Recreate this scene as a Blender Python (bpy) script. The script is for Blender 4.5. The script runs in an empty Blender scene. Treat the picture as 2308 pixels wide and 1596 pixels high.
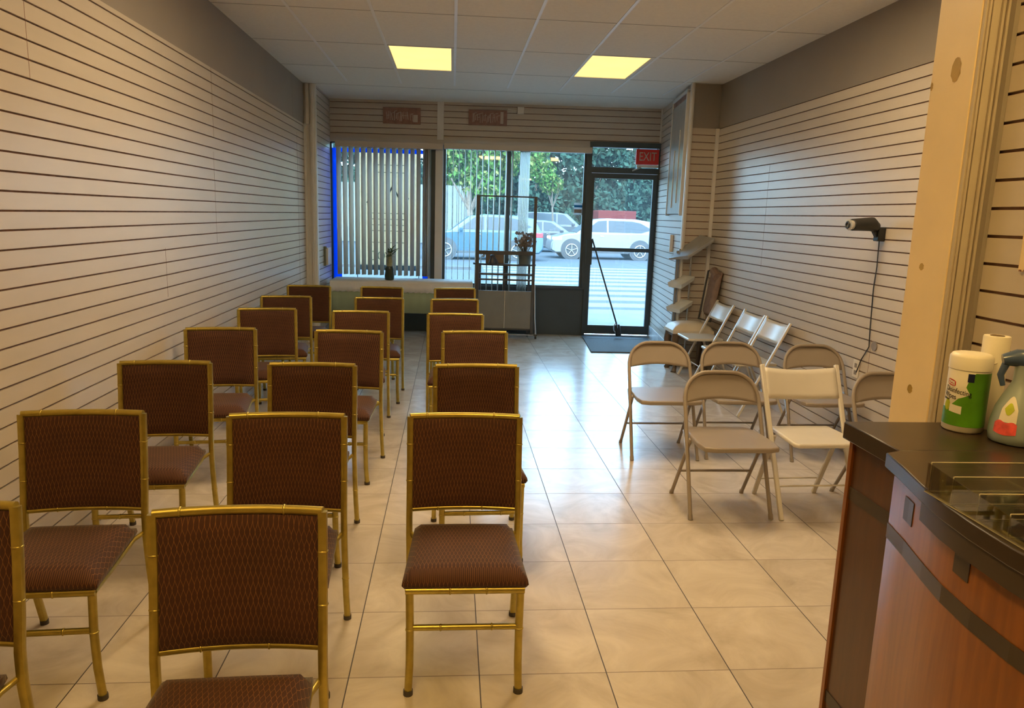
import bpy, bmesh, math, random
from mathutils import Vector, Matrix
random.seed(7)
sc = bpy.context.scene
COL = sc.collection
PI = math.pi

# ------------------------------------------------------------------ materials
def nt(m):
    m.use_nodes = True
    return m.node_tree, m.node_tree.nodes, m.node_tree.links

def mat(name, col, rough=.5, metal=0., spec=.5, var=0., vscale=8., bump=0., bscale=60., coat=0., alpha=1., sheen=0., stretch=None):
    m = bpy.data.materials.new(name)
    t, N, L = nt(m)
    b = N['Principled BSDF']
    b.inputs['Base Color'].default_value = (*col, 1)
    b.inputs['Roughness'].default_value = rough
    b.inputs['Metallic'].default_value = metal
    b.inputs['Specular IOR Level'].default_value = spec
    b.inputs['Coat Weight'].default_value = coat
    b.inputs['Alpha'].default_value = alpha
    b.inputs['Sheen Weight'].default_value = sheen
    if var or bump:
        tc = N.new('ShaderNodeTexCoord')
        mp = N.new('ShaderNodeMapping')
        L.new(tc.outputs['Object'], mp.inputs[0])
        if stretch: mp.inputs['Scale'].default_value = stretch
    if var:
        n = N.new('ShaderNodeTexNoise'); n.inputs['Scale'].default_value = vscale; n.inputs['Detail'].default_value = 5
        L.new(mp.outputs[0], n.inputs[0])
        r = N.new('ShaderNodeValToRGB')
        r.color_ramp.elements[0].position = .3; r.color_ramp.elements[1].position = .7
        r.color_ramp.elements[0].color = (*[c*(1-var) for c in col], 1)
        r.color_ramp.elements[1].color = (*[min(1, c*(1+var)) for c in col], 1)
        L.new(n.outputs['Fac'], r.inputs[0]); L.new(r.outputs[0], b.inputs['Base Color'])
    if bump:
        n = N.new('ShaderNodeTexNoise'); n.inputs['Scale'].default_value = bscale
        L.new(mp.outputs[0], n.inputs[0])
        bp = N.new('ShaderNodeBump'); bp.inputs['Strength'].default_value = bump; bp.inputs['Distance'].default_value = .002
        L.new(n.outputs['Fac'], bp.inputs['Height']); L.new(bp.outputs[0], b.inputs['Normal'])
    return m

def emit(name, col, s):
    m = bpy.data.materials.new(name)
    t, N, L = nt(m)
    N.clear()
    o = N.new('ShaderNodeOutputMaterial'); e = N.new('ShaderNodeEmission')
    e.inputs[0].default_value = (*col, 1); e.inputs[1].default_value = s
    # faint prismatic lens pattern of the diffuser
    tc = N.new('ShaderNodeTexCoord'); w = N.new('ShaderNodeTexNoise'); w.inputs['Scale'].default_value = 3
    L.new(tc.outputs['Object'], w.inputs[0])
    mr = N.new('ShaderNodeMapRange'); mr.inputs[3].default_value = s*.9; mr.inputs[4].default_value = s*1.1
    L.new(w.outputs['Fac'], mr.inputs[0]); L.new(mr.outputs[0], e.inputs[1])
    L.new(e.outputs[0], o.inputs[0])
    return m

def glass(name, tint, refl=.06, rough=.02, film=None):
    """thin clear sheet: transmits straight, reflects by fresnel, optional diffuse film (blue tint, or a pale veil painting haze)"""
    m = bpy.data.materials.new(name)
    t, N, L = nt(m); N.clear()
    o = N.new('ShaderNodeOutputMaterial')
    tr = N.new('ShaderNodeBsdfTransparent'); tr.inputs[0].default_value = (*tint, 1)
    gl = N.new('ShaderNodeBsdfGlossy'); gl.inputs['Roughness'].default_value = rough
    fr = N.new('ShaderNodeLayerWeight'); fr.inputs[0].default_value = .25
    mr = N.new('ShaderNodeMapRange'); mr.inputs[3].default_value = refl; mr.inputs[4].default_value = .7
    L.new(fr.outputs['Fresnel'], mr.inputs[0])
    mx = N.new('ShaderNodeMixShader'); L.new(mr.outputs[0], mx.inputs[0]); L.new(tr.outputs[0], mx.inputs[1]); L.new(gl.outputs[0], mx.inputs[2])
    last = mx
    if film:
        df = N.new('ShaderNodeBsdfDiffuse'); df.inputs[0].default_value = (*film[0], 1)
        tl = N.new('ShaderNodeBsdfTranslucent'); tl.inputs[0].default_value = (*film[0], 1)
        m1 = N.new('ShaderNodeMixShader'); m1.inputs[0].default_value = .5
        L.new(df.outputs[0], m1.inputs[1]); L.new(tl.outputs[0], m1.inputs[2])
        m2 = N.new('ShaderNodeMixShader'); m2.inputs[0].default_value = film[1]
        L.new(mx.outputs[0], m2.inputs[1]); L.new(m1.outputs[0], m2.inputs[2]); last = m2
    L.new(last.outputs[0], o.inputs[0])
    return m

def translucent(name, col, k=.5, scale=4):
    m = bpy.data.materials.new(name)
    t, N, L = nt(m); b = N['Principled BSDF']; o = N['Material Output']
    tc = N.new('ShaderNodeTexCoord'); n = N.new('ShaderNodeTexNoise'); n.inputs['Scale'].default_value = scale; L.new(tc.outputs['Object'], n.inputs[0])
    cr = N.new('ShaderNodeValToRGB'); cr.color_ramp.elements[0].color = (*[q*.92 for q in col], 1); cr.color_ramp.elements[1].color = (*col, 1); L.new(n.outputs['Fac'], cr.inputs[0])
    L.new(cr.outputs[0], b.inputs['Base Color']); b.inputs['Roughness'].default_value = .5
    tl = N.new('ShaderNodeBsdfTranslucent'); L.new(cr.outputs[0], tl.inputs[0])
    mx = N.new('ShaderNodeMixShader'); mx.inputs[0].default_value = k
    L.new(b.outputs[0], mx.inputs[1]); L.new(tl.outputs[0], mx.inputs[2]); L.new(mx.outputs[0], o.inputs[0])
    return m

def mth(N, L, op, a, b=None, c=None):
    n = N.new('ShaderNodeMath'); n.operation = op
    for i, v in enumerate((a, b, c)):
        if v is None: continue
        if isinstance(v, (int, float)): n.inputs[i].default_value = v
        else: L.new(v, n.inputs[i])
    return n.outputs[0]

def mixc(N, L, f, a, b):
    n = N.new('ShaderNodeMix'); n.data_type = 'RGBA'
    L.new(f, n.inputs[0])
    for i, v in ((6, a), (7, b)):
        if isinstance(v, tuple): n.inputs[i].default_value = (*v, 1)
        else: L.new(v, n.inputs[i])
    return n.outputs[2]

def fabric_mat():
    m = bpy.data.materials.new('ogee_fabric'); t, N, L = nt(m); b = N['Principled BSDF']
    tc = N.new('ShaderNodeTexCoord'); s = N.new('ShaderNodeSeparateXYZ'); L.new(tc.outputs['Object'], s.inputs[0])
    x = s.outputs[0]; v = mth(N, L, 'SUBTRACT', s.outputs[2], s.outputs[1])
    w, P = .0130, .046
    sn = mth(N, L, 'MULTIPLY', mth(N, L, 'SINE', mth(N, L, 'MULTIPLY', v, 2*PI/P)), .25)
    u = mth(N, L, 'MULTIPLY', x, 1/w)
    d = []
    for sg in (1, -1):
        q = mth(N, L, 'ADD', u, mth(N, L, 'MULTIPLY', sn, sg))
        f = mth(N, L, 'FRACT', mth(N, L, 'ADD', q, .25 if sg > 0 else -.25+1))
        d.append(mth(N, L, 'ABSOLUTE', mth(N, L, 'SUBTRACT', f, .5)))
    mn = mth(N, L, 'MINIMUM', d[0], d[1])
    mr = N.new('ShaderNodeMapRange'); mr.interpolation_type = 'SMOOTHSTEP'
    mr.inputs[1].default_value = .008; mr.inputs[2].default_value = .06; mr.inputs[3].default_value = 1; mr.inputs[4].default_value = 0
    L.new(mn, mr.inputs[0])
    nz = N.new('ShaderNodeTexNoise'); nz.inputs['Scale'].default_value = 9; L.new(tc.outputs['Object'], nz.inputs[0])
    basec = mixc(N, L, nz.outputs['Fac'], (.037, .0110, .0055), (.062, .019, .0095))
    n2 = N.new('ShaderNodeTexNoise'); n2.inputs['Scale'].default_value = 14; L.new(tc.outputs['Object'], n2.inputs[0])
    fk = mth(N, L, 'MULTIPLY', mr.outputs[0], mth(N, L, 'ADD', mth(N, L, 'MULTIPLY', n2.outputs['Fac'], 1.1), .15))
    c = mixc(N, L, fk, basec, (.30, .125, .03))
    L.new(c, b.inputs['Base Color'])
    b.inputs['Roughness'].default_value = .7; b.inputs['Sheen Weight'].default_value = .15; b.inputs['Sheen Roughness'].default_value = .5
    b.inputs['Specular IOR Level'].default_value = .3
    bp = N.new('ShaderNodeBump'); bp.inputs['Strength'].default_value = .35; bp.inputs['Distance'].default_value = .001
    L.new(mr.outputs[0], bp.inputs['Height']); L.new(bp.outputs[0], b.inputs['Normal'])
    return m

def floor_mat():
    m = bpy.data.materials.new('beige_porcelain_tiles'); t, N, L = nt(m); b = N['Principled BSDF']
    g = N.new('ShaderNodeNewGeometry'); s = N.new('ShaderNodeSeparateXYZ'); L.new(g.outputs['Position'], s.inputs[0])
    def cell(sock, off, size):
        return mth(N, L, 'MULTIPLY', mth(N, L, 'SUBTRACT', sock, off), 1/size)
    ux = cell(s.outputs[0], .576, .457); uy = cell(s.outputs[1], 2.378, .4357)
    def line(u, size, wd):
        f = mth(N, L, 'FRACT', mth(N, L, 'ADD', u, 100.5))
        return mth(N, L, 'LESS_THAN', mth(N, L, 'MULTIPLY', mth(N, L, 'ABSOLUTE', mth(N, L, 'SUBTRACT', f, .5)), size), wd/2)
    lx = line(ux, .457, .0042); ly = line(uy, .4357, .0042)
    fx = mth(N, L, 'FLOOR', ux); fy = mth(N, L, 'FLOOR', uy)
    cb = N.new('ShaderNodeCombineXYZ'); L.new(fx, cb.inputs[0]); L.new(fy, cb.inputs[1])
    wn = N.new('ShaderNodeTexWhiteNoise'); L.new(cb.outputs[0], wn.inputs['Vector'])
    ad = N.new('ShaderNodeVectorMath'); ad.operation = 'MULTIPLY_ADD'
    L.new(wn.outputs['Color'], ad.inputs[0]); ad.inputs[1].default_value = (7, 7, 7); L.new(g.outputs['Position'], ad.inputs[2])
    n1 = N.new('ShaderNodeTexNoise'); n1.inputs['Scale'].default_value = 3.2; n1.inputs['Detail'].default_value = 9; n1.inputs['Roughness'].default_value = .6
    n1.inputs['Distortion'].default_value = 1.2
    L.new(ad.outputs[0], n1.inputs[0])
    r = N.new('ShaderNodeValToRGB')
    e = r.color_ramp.elements; e[0].position = .25; e[0].color = (.46, .385, .30, 1); e[1].position = .72; e[1].color = (.70, .62, .52, 1)
    L.new(n1.outputs['Fac'], r.inputs[0])
    gx = mixc(N, L, ly, r.outputs[0], (.24, .19, .15))
    gx = mixc(N, L, lx, gx, (.06, .05, .045))
    L.new(gx, b.inputs['Base Color'])
    gr = mth(N, L, 'MAXIMUM', lx, ly)
    rr = mth(N, L, 'ADD', mth(N, L, 'MULTIPLY', gr, .4), .23)
    L.new(rr, b.inputs['Roughness'])
    bp = N.new('ShaderNodeBump'); bp.inputs['Strength'].default_value = .6; bp.inputs['Distance'].default_value = .002; bp.invert = True
    L.new(gr, bp.inputs['Height']); L.new(bp.outputs[0], b.inputs['Normal'])
    b.inputs['Specular IOR Level'].default_value = .55
    return m

def wood_mat(name, a, c, rough=.3, sc_=(14, 14, 1.2)):
    m = bpy.data.materials.new(name); t, N, L = nt(m); b = N['Principled BSDF']
    tc = N.new('ShaderNodeTexCoord'); mp = N.new('ShaderNodeMapping'); mp.inputs['Scale'].default_value = sc_
    L.new(tc.outputs['Object'], mp.inputs[0])
    n = N.new('ShaderNodeTexNoise'); n.inputs['Scale'].default_value = 3; n.inputs['Detail'].default_value = 8; n.inputs['Distortion'].default_value = .6
    L.new(mp.outputs[0], n.inputs[0])
    r = N.new('ShaderNodeValToRGB'); r.color_ramp.elements[0].position = .3; r.color_ramp.elements[1].position = .72
    r.color_ramp.elements[0].color = (*a, 1); r.color_ramp.elements[1].color = (*c, 1)
    L.new(n.outputs['Fac'], r.inputs[0]); L.new(r.outputs[0], b.inputs['Base Color'])
    b.inputs['Roughness'].default_value = rough; b.inputs['Coat Weight'].default_value = .25; b.inputs['Coat Roughness'].default_value = .15
    return m

def road_mat():
    m = bpy.data.materials.new('asphalt_with_crosswalk'); t, N, L = nt(m); b = N['Principled BSDF']
    g = N.new('ShaderNodeNewGeometry'); s = N.new('ShaderNodeSeparateXYZ'); L.new(g.outputs['Position'], s.inputs[0])
    X, Y = s.outputs[0], s.outputs[1]
    n = N.new('ShaderNodeTexNoise'); n.inputs['Scale'].default_value = 2; n.inputs['Detail'].default_value = 8; L.new(g.outputs['Position'], n.inputs[0])
    base = mixc(N, L, n.outputs['Fac'], (.050, .058, .066), (.066, .076, .084))
    fr = mth(N, L, 'FRACT', mth(N, L, 'MULTIPLY', Y, 1/1.16))
    st = mth(N, L, 'LESS_THAN', fr, .56)
    inx = mth(N, L, 'MULTIPLY', mth(N, L, 'GREATER_THAN', X, 1.0), mth(N, L, 'LESS_THAN', X, 8.6))
    iny = mth(N, L, 'MULTIPLY', mth(N, L, 'GREATER_THAN', Y, 13.4), mth(N, L, 'LESS_THAN', Y, 25.2))
    f = mth(N, L, 'MULTIPLY', st, mth(N, L, 'MULTIPLY', inx, iny))
    L.new(mixc(N, L, f, base, (.125, .13, .13)), b.inputs['Base Color'])
    b.inputs['Roughness'].default_value = .95; b.inputs['Specular IOR Level'].default_value = .04
    return m

M = dict(
    slat=mat('almond_slatwall_laminate', (.56, .49, .41), .33, var=.03, vscale=3, stretch=(1, 1, 6)),
    groove=mat('slatwall_groove_brown', (.24, .135, .10), .8, var=.3, vscale=20),
    taupe=mat('taupe_wall_paint', (.29, .25, .21), .6, var=.04, vscale=2),
    ceil=mat('white_ceiling_tile', (.80, .755, .68), .85, var=.03, vscale=40, bump=.2, bscale=300),
    tbar=mat('white_ceiling_grid_bar', (.82, .80, .78), .4, var=.02),
    cream=mat('cream_painted_wood', (.80, .63, .38), .42, var=.04, vscale=5),
    white=mat('white_painted_trim', (.74, .71, .66), .4, var=.03),
    stain=mat('varnish_stain', (.42, .28, .07), .3, var=.2),
    gold=mat('antique_gold_metal', (.47, .37, .09), .34, metal=.85, var=.12, vscale=25),
    foot=mat('dark_rubber_foot', (.07, .055, .04), .7, var=.2),
    fab=fabric_mat(),
    beige=mat('beige_enamelled_steel', (.30, .245, .19), .36, var=.05, vscale=6),
    ivory=mat('ivory_painted_metal', (.66, .60, .49), .3, var=.03),
    blackm=mat('black_anodised_aluminium', (.055, .075, .085), .42, metal=.2, var=.1),
    panel=mat('dark_slate_aluminium_panel', (.06, .08, .092), .5, var=.12, vscale=2),
    blue=glass('blue_window_film', (.002, .26, .85), refl=.03, film=((.002, .21, .85), .75)),
    lam=mat('black_brown_laminate', (.033, .021, .013), .28, var=.2, vscale=12),
    band=mat('dark_inlay_laminate', (.045, .03, .02), .35, var=.15),
    cherry=wood_mat('cherry_veneer', (.17, .050, .006), (.27, .088, .009), .3),
    cherry2=wood_mat('dark_cherry_veneer', (.060, .023, .010), (.09, .033, .013), .35),
    cloth=mat('white_cotton_cloth', (.74, .72, .70), .9, var=.04, vscale=10, bump=.3, bscale=200),
    green=mat('sage_green_cloth', (.33, .40, .27), .9, var=.06, vscale=4),
    mat_=mat('charcoal_doormat', (.12, .135, .14), .9, var=.15, vscale=60, bump=.6, bscale=400),
    marble=mat('pale_marble_base', (.55, .57, .58), .3, var=.25, vscale=12),
    blind=translucent('vinyl_blind_slat', (.76, .70, .60), .30),
    chrome=mat('brushed_chrome', (.62, .63, .65), .25, metal=.9, var=.05),
    greyp=mat('grey_laminate_panel', (.25, .25, .24), .5, var=.05),
    darkm=mat('dark_brown_metal', (.10, .10, .105), .4, metal=.5, var=.1),
    black=mat('black_plastic', (.02, .022, .024), .4, var=.1),
    lens=mat('clear_silver_plastic', (.8, .8, .78), .15, metal=.4, var=.1),
    plate=mat('white_plastic_plate', (.75, .70, .62), .35, var=.02),
    knob=mat('grey_plastic_cap', (.25, .22, .20), .5, var=.1),
    vinyl=mat('cream_vinyl_cushion', (.70, .61, .47), .4, var=.04),
    walnut=wood_mat('walnut_leg', (.09, .06, .04), (.15, .10, .065), .4),
    brownf=mat('brown_quilted_fabric', (.22, .15, .12), .8, var=.15, vscale=20),
    red=mat('red_sign_plastic', (.70, .035, .03), .4, var=.08),
    dullred=mat('faded_red_sign', (.31, .16, .12), .5, var=.2, vscale=14),
    offw=mat('off_white_lettering', (.52, .44, .37), .5, var=.1),
    leaf=mat('houseplant_leaf', (.08, .14, .05), .5, var=.3, vscale=30),
    vase=mat('dark_green_glaze', (.035, .055, .05), .25, var=.1),
    card=mat('brown_cardboard', (.36, .27, .18), .8, var=.08),
    paper=mat('white_paper_roll', (.80, .74, .62), .8, var=.03, bump=.3, bscale=120),
    wipes=mat('white_tub_plastic', (.80, .74, .63), .35, var=.01),
    wgreen=mat('green_label', (.10, .30, .012), .35, var=.35, vscale=9),
    ygreen=mat('yellow_green_leaf_print', (.45, .52, .03), .35, var=.25, vscale=30),
    navy=mat('navy_print', (.01, .015, .05), .35, var=.1),
    ink=mat('black_print', (.015, .012, .01), .4, var=.1),
    redink=mat('red_print', (.50, .015, .01), .4, var=.1),
    pink=mat('coral_pink_print', (.75, .10, .09), .35, var=.35, vscale=45),
    bottle=mat('frosted_grey_blue_bottle', (.30, .36, .36), .3, var=.06, vscale=5, coat=.4),
    trig=mat('blue_grey_trigger', (.06, .10, .20), .3, var=.1, coat=.5),
    tarm=mat('tarmac', (.07, .075, .08), .95, spec=.04, var=.1),
    road=road_mat(),
    walk=mat('pale_concrete', (.12, .125, .125), .95, spec=.04, var=.1, vscale=3),
    tyre=mat('tyre_rubber', (.035, .04, .045), .8, var=.1),
    rim=mat('alloy_rim', (.3, .32, .33), .35, metal=.6, var=.05),
    cglass=mat('car_window_glass', (.02, .03, .038), .35, var=.1, spec=.3),
    silver=mat('silver_car_paint', (.11, .12, .125), .3, metal=.2, var=.03, coat=.5),
    bluep=mat('light_blue_car_paint', (.022, .065, .10), .3, metal=.2, var=.05, coat=.5),
    darkp=mat('dark_grey_car_paint', (.035, .04, .05), .3, metal=.2, var=.05, coat=.5),
    whitep=mat('white_car_paint', (.17, .18, .185), .3, var=.02, coat=.5),
    tail=mat('red_tail_light', (.5, .02, .03), .2, var=.1),
    lampw=mat('clear_headlight', (.8, .85, .88), .1, var=.05),
    bark=mat('tree_bark', (.13, .10, .075), .9, var=.3, vscale=14),
    lf1=mat('bright_green_leaves', (.065, .135, .03), .9, spec=.05, var=.4, vscale=1.3),
    lf2=mat('dark_green_leaves', (.022, .048, .034), .9, spec=.03, var=.4, vscale=.9),
    lfy=mat('yellow_green_leaves', (.14, .16, .05), .9, spec=.05, var=.3, vscale=1.5),
    fence=mat('pale_fence_boards', (.13, .145, .15), .8, var=.12, vscale=2),
    poster=translucent('cream_banner_vinyl', (.88, .70, .50), .55, 3),
    glass=glass('window_glass', (.84, .95, .99), film=((.55, .78, .88), .018)),  # pale film paints a veil of haze over the view
    dglass=glass('door_glass', (.84, .93, .97), film=((.55, .75, .85), .025)),  # slightly stronger film, haze painted into the door glass
    acry=glass('clear_acrylic', (.93, .93, .90), refl=.05),
    acedge=mat('acrylic_cut_edge', (.75, .68, .48), .2, var=.05),
    mirror=mat('glossy_grey_sheet', (.40, .38, .35), .22, var=.05, spec=.5),
    lampA=emit('warm_diffuser', (1.0, .70, .235), 1.5),
    lampB=emit('warm_diffuser_near', (1.0, .64, .20), 22.0),
    lampC=emit('warm_diffuser_middle', (1.0, .74, .42), 21.0),
)

# ------------------------------------------------------------------ mesh builder
class MB:
    def __init__(s): s.v = []; s.f = []; s.m = []; s.mi = 0
    def add(s, vs, fs):
        b = len(s.v); s.v += [tuple(v) for v in vs]; s.f += [tuple(b+i for i in f) for f in fs]; s.m += [s.mi]*len(fs); return s
    def box(s, x0, x1, y0, y1, z0, z1, T=None):
        vs = [Vector((x, y, z)) for x in (x0, x1) for y in (y0, y1) for z in (z0, z1)]
        if T: vs = [T @ v for v in vs]
        return s.add(vs, [(0, 1, 3, 2), (4, 6, 7, 5), (0, 4, 5, 1), (2, 3, 7, 6), (0, 2, 6, 4), (1, 5, 7, 3)])
    def bar(s, a, b, w, h, up=(0, 0, 1)):
        a = Vector(a); b = Vector(b); d = (b-a).normalized(); u = Vector(up)
        r = d.cross(u)
        if r.length < 1e-4: r = Vector((1, 0, 0))
        r.normalize(); u = r.cross(d).normalized()
        vs = []
        for p in (a, b):
            for i, j in ((-1, -1), (1, -1), (1, 1), (-1, 1)): vs.append(p+r*i*w/2+u*j*h/2)
        return s.add(vs, [(3, 2, 1, 0), (4, 5, 6, 7), (0, 1, 5, 4), (1, 2, 6, 5), (2, 3, 7, 6), (3, 0, 4, 7)])
    def tube(s, pts, r, n=10, closed=False, sq=1.0, cap=True):
        P = [Vector(p) for p in pts]; rings = []; k = len(P)
        R = r if isinstance(r, (list, tuple)) else [r]*k
        up = None
        for i, p in enumerate(P):
            if closed: d = P[(i+1) % k]-P[i-1]
            else: d = P[min(i+1, k-1)]-P[max(i-1, 0)]
            d.normalize()
            if up is None:
                up = Vector((0, 0, 1)) if abs(d.z) < .9 else Vector((0, 1, 0))
            x = d.cross(up).normalized(); up = x.cross(d).normalized()
            rings.append([p+(x*math.cos(a)+up*math.sin(a))*R[i]*(1/max(abs(math.cos(a)), abs(math.sin(a)))**(1-sq) if sq < 1 else 1) for a in [2*PI*j/n+PI/n for j in range(n)]])
        vs = [v for rg in rings for v in rg]; fs = []
        for i in range(k if closed else k-1):
            a = i*n; b = ((i+1) % k)*n
            for j in range(n): fs.append((a+j, a+(j+1) % n, b+(j+1) % n, b+j))
        if not closed and cap: fs += [tuple(range(n))[::-1], tuple((k-1)*n+j for j in range(n))]
        return s.add(vs, fs)
    def lathe(s, prof, n=32, c=(0, 0, 0), cap=True, a0=0, a1=2*PI):
        vs = []; fs = []; full = abs(a1-a0-2*PI) < 1e-6; m = n if full else n+1
        for r, z in prof:
            for j in range(m):
                a = a0+(a1-a0)*j/n; vs.append((c[0]+r*math.cos(a), c[1]+r*math.sin(a), c[2]+z))
        for i in range(len(prof)-1):
            for j in range(n):
                q = (j+1) % m if full else j+1
                fs.append((i*m+j, i*m+q, (i+1)*m+q, (i+1)*m+j))
        if cap and full: fs += [tuple(range(m))[::-1], tuple((len(prof)-1)*m+j for j in range(m))]
        return s.add(vs, fs)
    def prism(s, poly, z0, z1):
        n = len(poly)
        return s.add([(x, y, z0) for x, y in poly]+[(x, y, z1) for x, y in poly],
                     [tuple(range(n))[::-1], tuple(range(n, 2*n))]+[(i, (i+1) % n, n+(i+1) % n, n+i) for i in range(n)])
    def xprism(s, poly, x0, x1, f=None):
        """poly in (y,z), extruded along x"""
        n = len(poly)
        return s.add([(x0, y, z) for y, z in poly]+[(x1, y, z) for y, z in poly],
                     [tuple(range(n)), tuple(range(n, 2*n))[::-1]]+[(i, n+i, n+(i+1) % n, (i+1) % n) for i in range(n)])
    def grid(s, f, nu, nv):
        vs = [f(i/nu, j/nv) for j in range(nv+1) for i in range(nu+1)]
        return s.add(vs, [(j*(nu+1)+i, j*(nu+1)+i+1, (j+1)*(nu+1)+i+1, (j+1)*(nu+1)+i) for j in range(nv) for i in range(nu)])
    def build(s, name, mats, parent=None, bevel=0, seg=2, smooth=35, solid=0, sub=0):
        me = bpy.data.meshes.new(name); me.from_pydata(s.v, [], s.f)
        if not isinstance(mats, (list, tuple)): mats = [mats]
        for q in mats: me.materials.append(q)
        me.polygons.foreach_set('material_index', s.m)
        bm = bmesh.new(); bm.from_mesh(me); bmesh.ops.recalc_face_normals(bm, faces=bm.faces); bm.to_mesh(me); bm.free()
        if smooth:
            me.shade_smooth(); me.set_sharp_from_angle(angle=math.radians(smooth))
        o = bpy.data.objects.new(name, me); COL.objects.link(o)
        if parent: o.parent = parent
        if solid:
            q = o.modifiers.new('s', 'SOLIDIFY'); q.thickness = solid; q.offset = 0
        if bevel:
            q = o.modifiers.new('b', 'BEVEL'); q.width = bevel; q.segments = seg; q.limit_method = 'ANGLE'; q.angle_limit = .6; q.harden_normals = False
        if sub:
            q = o.modifiers.new('u', 'SUBSURF'); q.levels = sub; q.render_levels = sub
        return o

def tag(o, label=None, cat=None, group=None, kind=None):
    if label: o['label'] = label
    if cat: o['category'] = cat
    if group: o['group'] = group
    if kind: o['kind'] = kind
    return o
def thing(name, label, cat, loc=(0, 0, 0), rz=0, group=None, kind=None):
    o = bpy.data.objects.new(name, None); COL.objects.link(o); o.location = loc; o.rotation_euler = (0, 0, rz)
    o.empty_display_size = .1
    return tag(o, label, cat, group, kind)
def dup(root, loc, rz, label, group=None):
    def cp(o, p):
        c = o.copy(); COL.objects.link(c); c.parent = p
        for k in [q for q in bpy.data.objects if q.parent == o]: cp(k, c)
        return c
    r = cp(root, None); r.location = loc; r.rotation_euler = (0, 0, rz); r['label'] = label
    if group: r['group'] = group
    return r
def struct(name, mb, m, parent=None, **k):
    o = mb.build(name, m, parent, **k)
    if parent is None: o['kind'] = 'structure'
    return o
def text(name, s, size, m, parent, loc, rot, depth=.001, sx=1.0, bend=None):
    cu = bpy.data.curves.new(name, 'FONT'); cu.body = s; cu.size = size; cu.extrude = depth; cu.align_x = 'CENTER'; cu.align_y = 'CENTER'
    t = bpy.data.objects.new(name, cu); COL.objects.link(t)
    dg = bpy.context.evaluated_depsgraph_get(); me = bpy.data.meshes.new_from_object(t.evaluated_get(dg))
    bpy.data.objects.remove(t); bpy.data.curves.remove(cu)
    me.materials.clear(); me.materials.append(m)
    if bend:
        R, a0, z0, tilt = bend
        bm = bmesh.new(); bm.from_mesh(me)
        bmesh.ops.triangulate(bm, faces=bm.faces)
        bm.to_mesh(me); bm.free()
        for v in me.vertices:
            x, y, z = v.co.x*sx, v.co.y, v.co.z
            a = a0+x/R; v.co = (math.cos(a)*(R+z), math.sin(a)*(R+z), z0+y+x*tilt)
    else:
        for v in me.vertices: v.co.x *= sx
    o = bpy.data.objects.new(name, me); COL.objects.link(o); o.parent = parent
    if not bend: o.location = loc; o.rotation_euler = rot
    return o

# ------------------------------------------------------------------ camera
H = 1.6061265
f, yaw, pit, rol = 1673.38, .0844, .1844, -.03
fw = Vector((math.sin(yaw)*math.cos(pit), math.cos(yaw)*math.cos(pit), -math.sin(pit)))
rt = Vector((math.cos(yaw), -math.sin(yaw), 0)); up = rt.cross(fw); dn = -up
c, s_ = math.cos(rol), math.sin(rol)
R_ = c*rt+s_*dn; D_ = -s_*rt+c*dn
cam = bpy.data.cameras.new('camera'); co = bpy.data.objects.new('camera', cam); COL.objects.link(co)
cam.sensor_width = 36; cam.lens = f*36/2308; cam.clip_start = .05; cam.clip_end = 300
mw = Matrix((( R_.x, -D_.x, -fw.x, 0), (R_.y, -D_.y, -fw.y, 0), (R_.z, -D_.z, -fw.z, H), (0, 0, 0, 1)))
co.matrix_world = mw
sc.camera = co

# ------------------------------------------------------------------ setting
CZ = 3.04
XL, XR = -1.74, 2.84
TH = math.atan2(-.3, 4.44)
BW = Matrix.Translation((-1.62, 10.3, 0)) @ Matrix.Rotation(TH, 4, 'Z')      # front wall frame: x along the wall, y outwards
def bwy(X): return 10.3+math.tan(TH)*(X+1.62)

fl = MB(); fl.add([(XL-.2, -2.2, 0), (XR+.2, -2.2, 0), (XR+.2, bwy(XR)+.02, 0), (XL-.2, bwy(XL)+.02, 0)], [(0, 1, 2, 3)])
fl.add([(XL-.2, -2.2, -.1), (XR+.2, -2.2, -.1), (XR+.2, bwy(XR)+.02, -.1), (XL-.2, bwy(XL)+.02, -.1)], [(3, 2, 1, 0)])
struct('floor', fl, floor_mat(), smooth=0)

# ceiling: tiles with a grid of bars, holes left for the light fittings
gx = [.005+.605*k for k in range(-4, 6)]; gy = [-1.94+1.11*k for k in range(0, 12)]
LX = [(-.58, -.03), (1.235, 1.775)]
lights = [(0, 8), (1, 8), (0, 5), (1, 5), (0, 2), (1, 2)]
ce = MB()
xs = [XL-.1]+[g for g in gx if XL-.1 < g < XR+.1]+[XR+.1]
ys = [-2.2]+[g for g in gy if g > -2.2]+[10.45]
hole = {}
for li, j in lights:
    cx = sum(LX[li])/2; cy = gy[j]+.555; hole[(li, j)] = (cx, cy)
for i in range(len(xs)-1):
    for j in range(len(ys)-1):
        mx, my = (xs[i]+xs[i+1])/2, (ys[j]+ys[j+1])/2
        if any(abs(mx-h[0]) < .2 and abs(my-h[1]) < .3 for h in hole.values()): continue
        ce.box(xs[i], xs[i+1], ys[j], ys[j+1], CZ, CZ+.02)
ceil = struct('ceiling', ce, M['ceil'], smooth=0)
tb = MB()
for g in gx[1:-1]:
    if g < XR: tb.box(g-.011, g+.011, -2.2, 8.9, CZ-.004, CZ+.03)
tb.build('ceiling_grid_bar', M['tbar'], ceil, smooth=0)
tb = MB()
for g in gy:
    if g < 9.2: tb.box(XL, XR, g-.003, g+.003, CZ-.0015, CZ+.03)
tb.build('ceiling_cross_bar', M['taupe'], ceil, smooth=0)
rf = MB(); rf.box(XL-.2, XR+.2, -2.2, 10.5, CZ+.25, CZ+.3); rf.build('roof_slab', M['ceil'], ceil, smooth=0)

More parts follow.
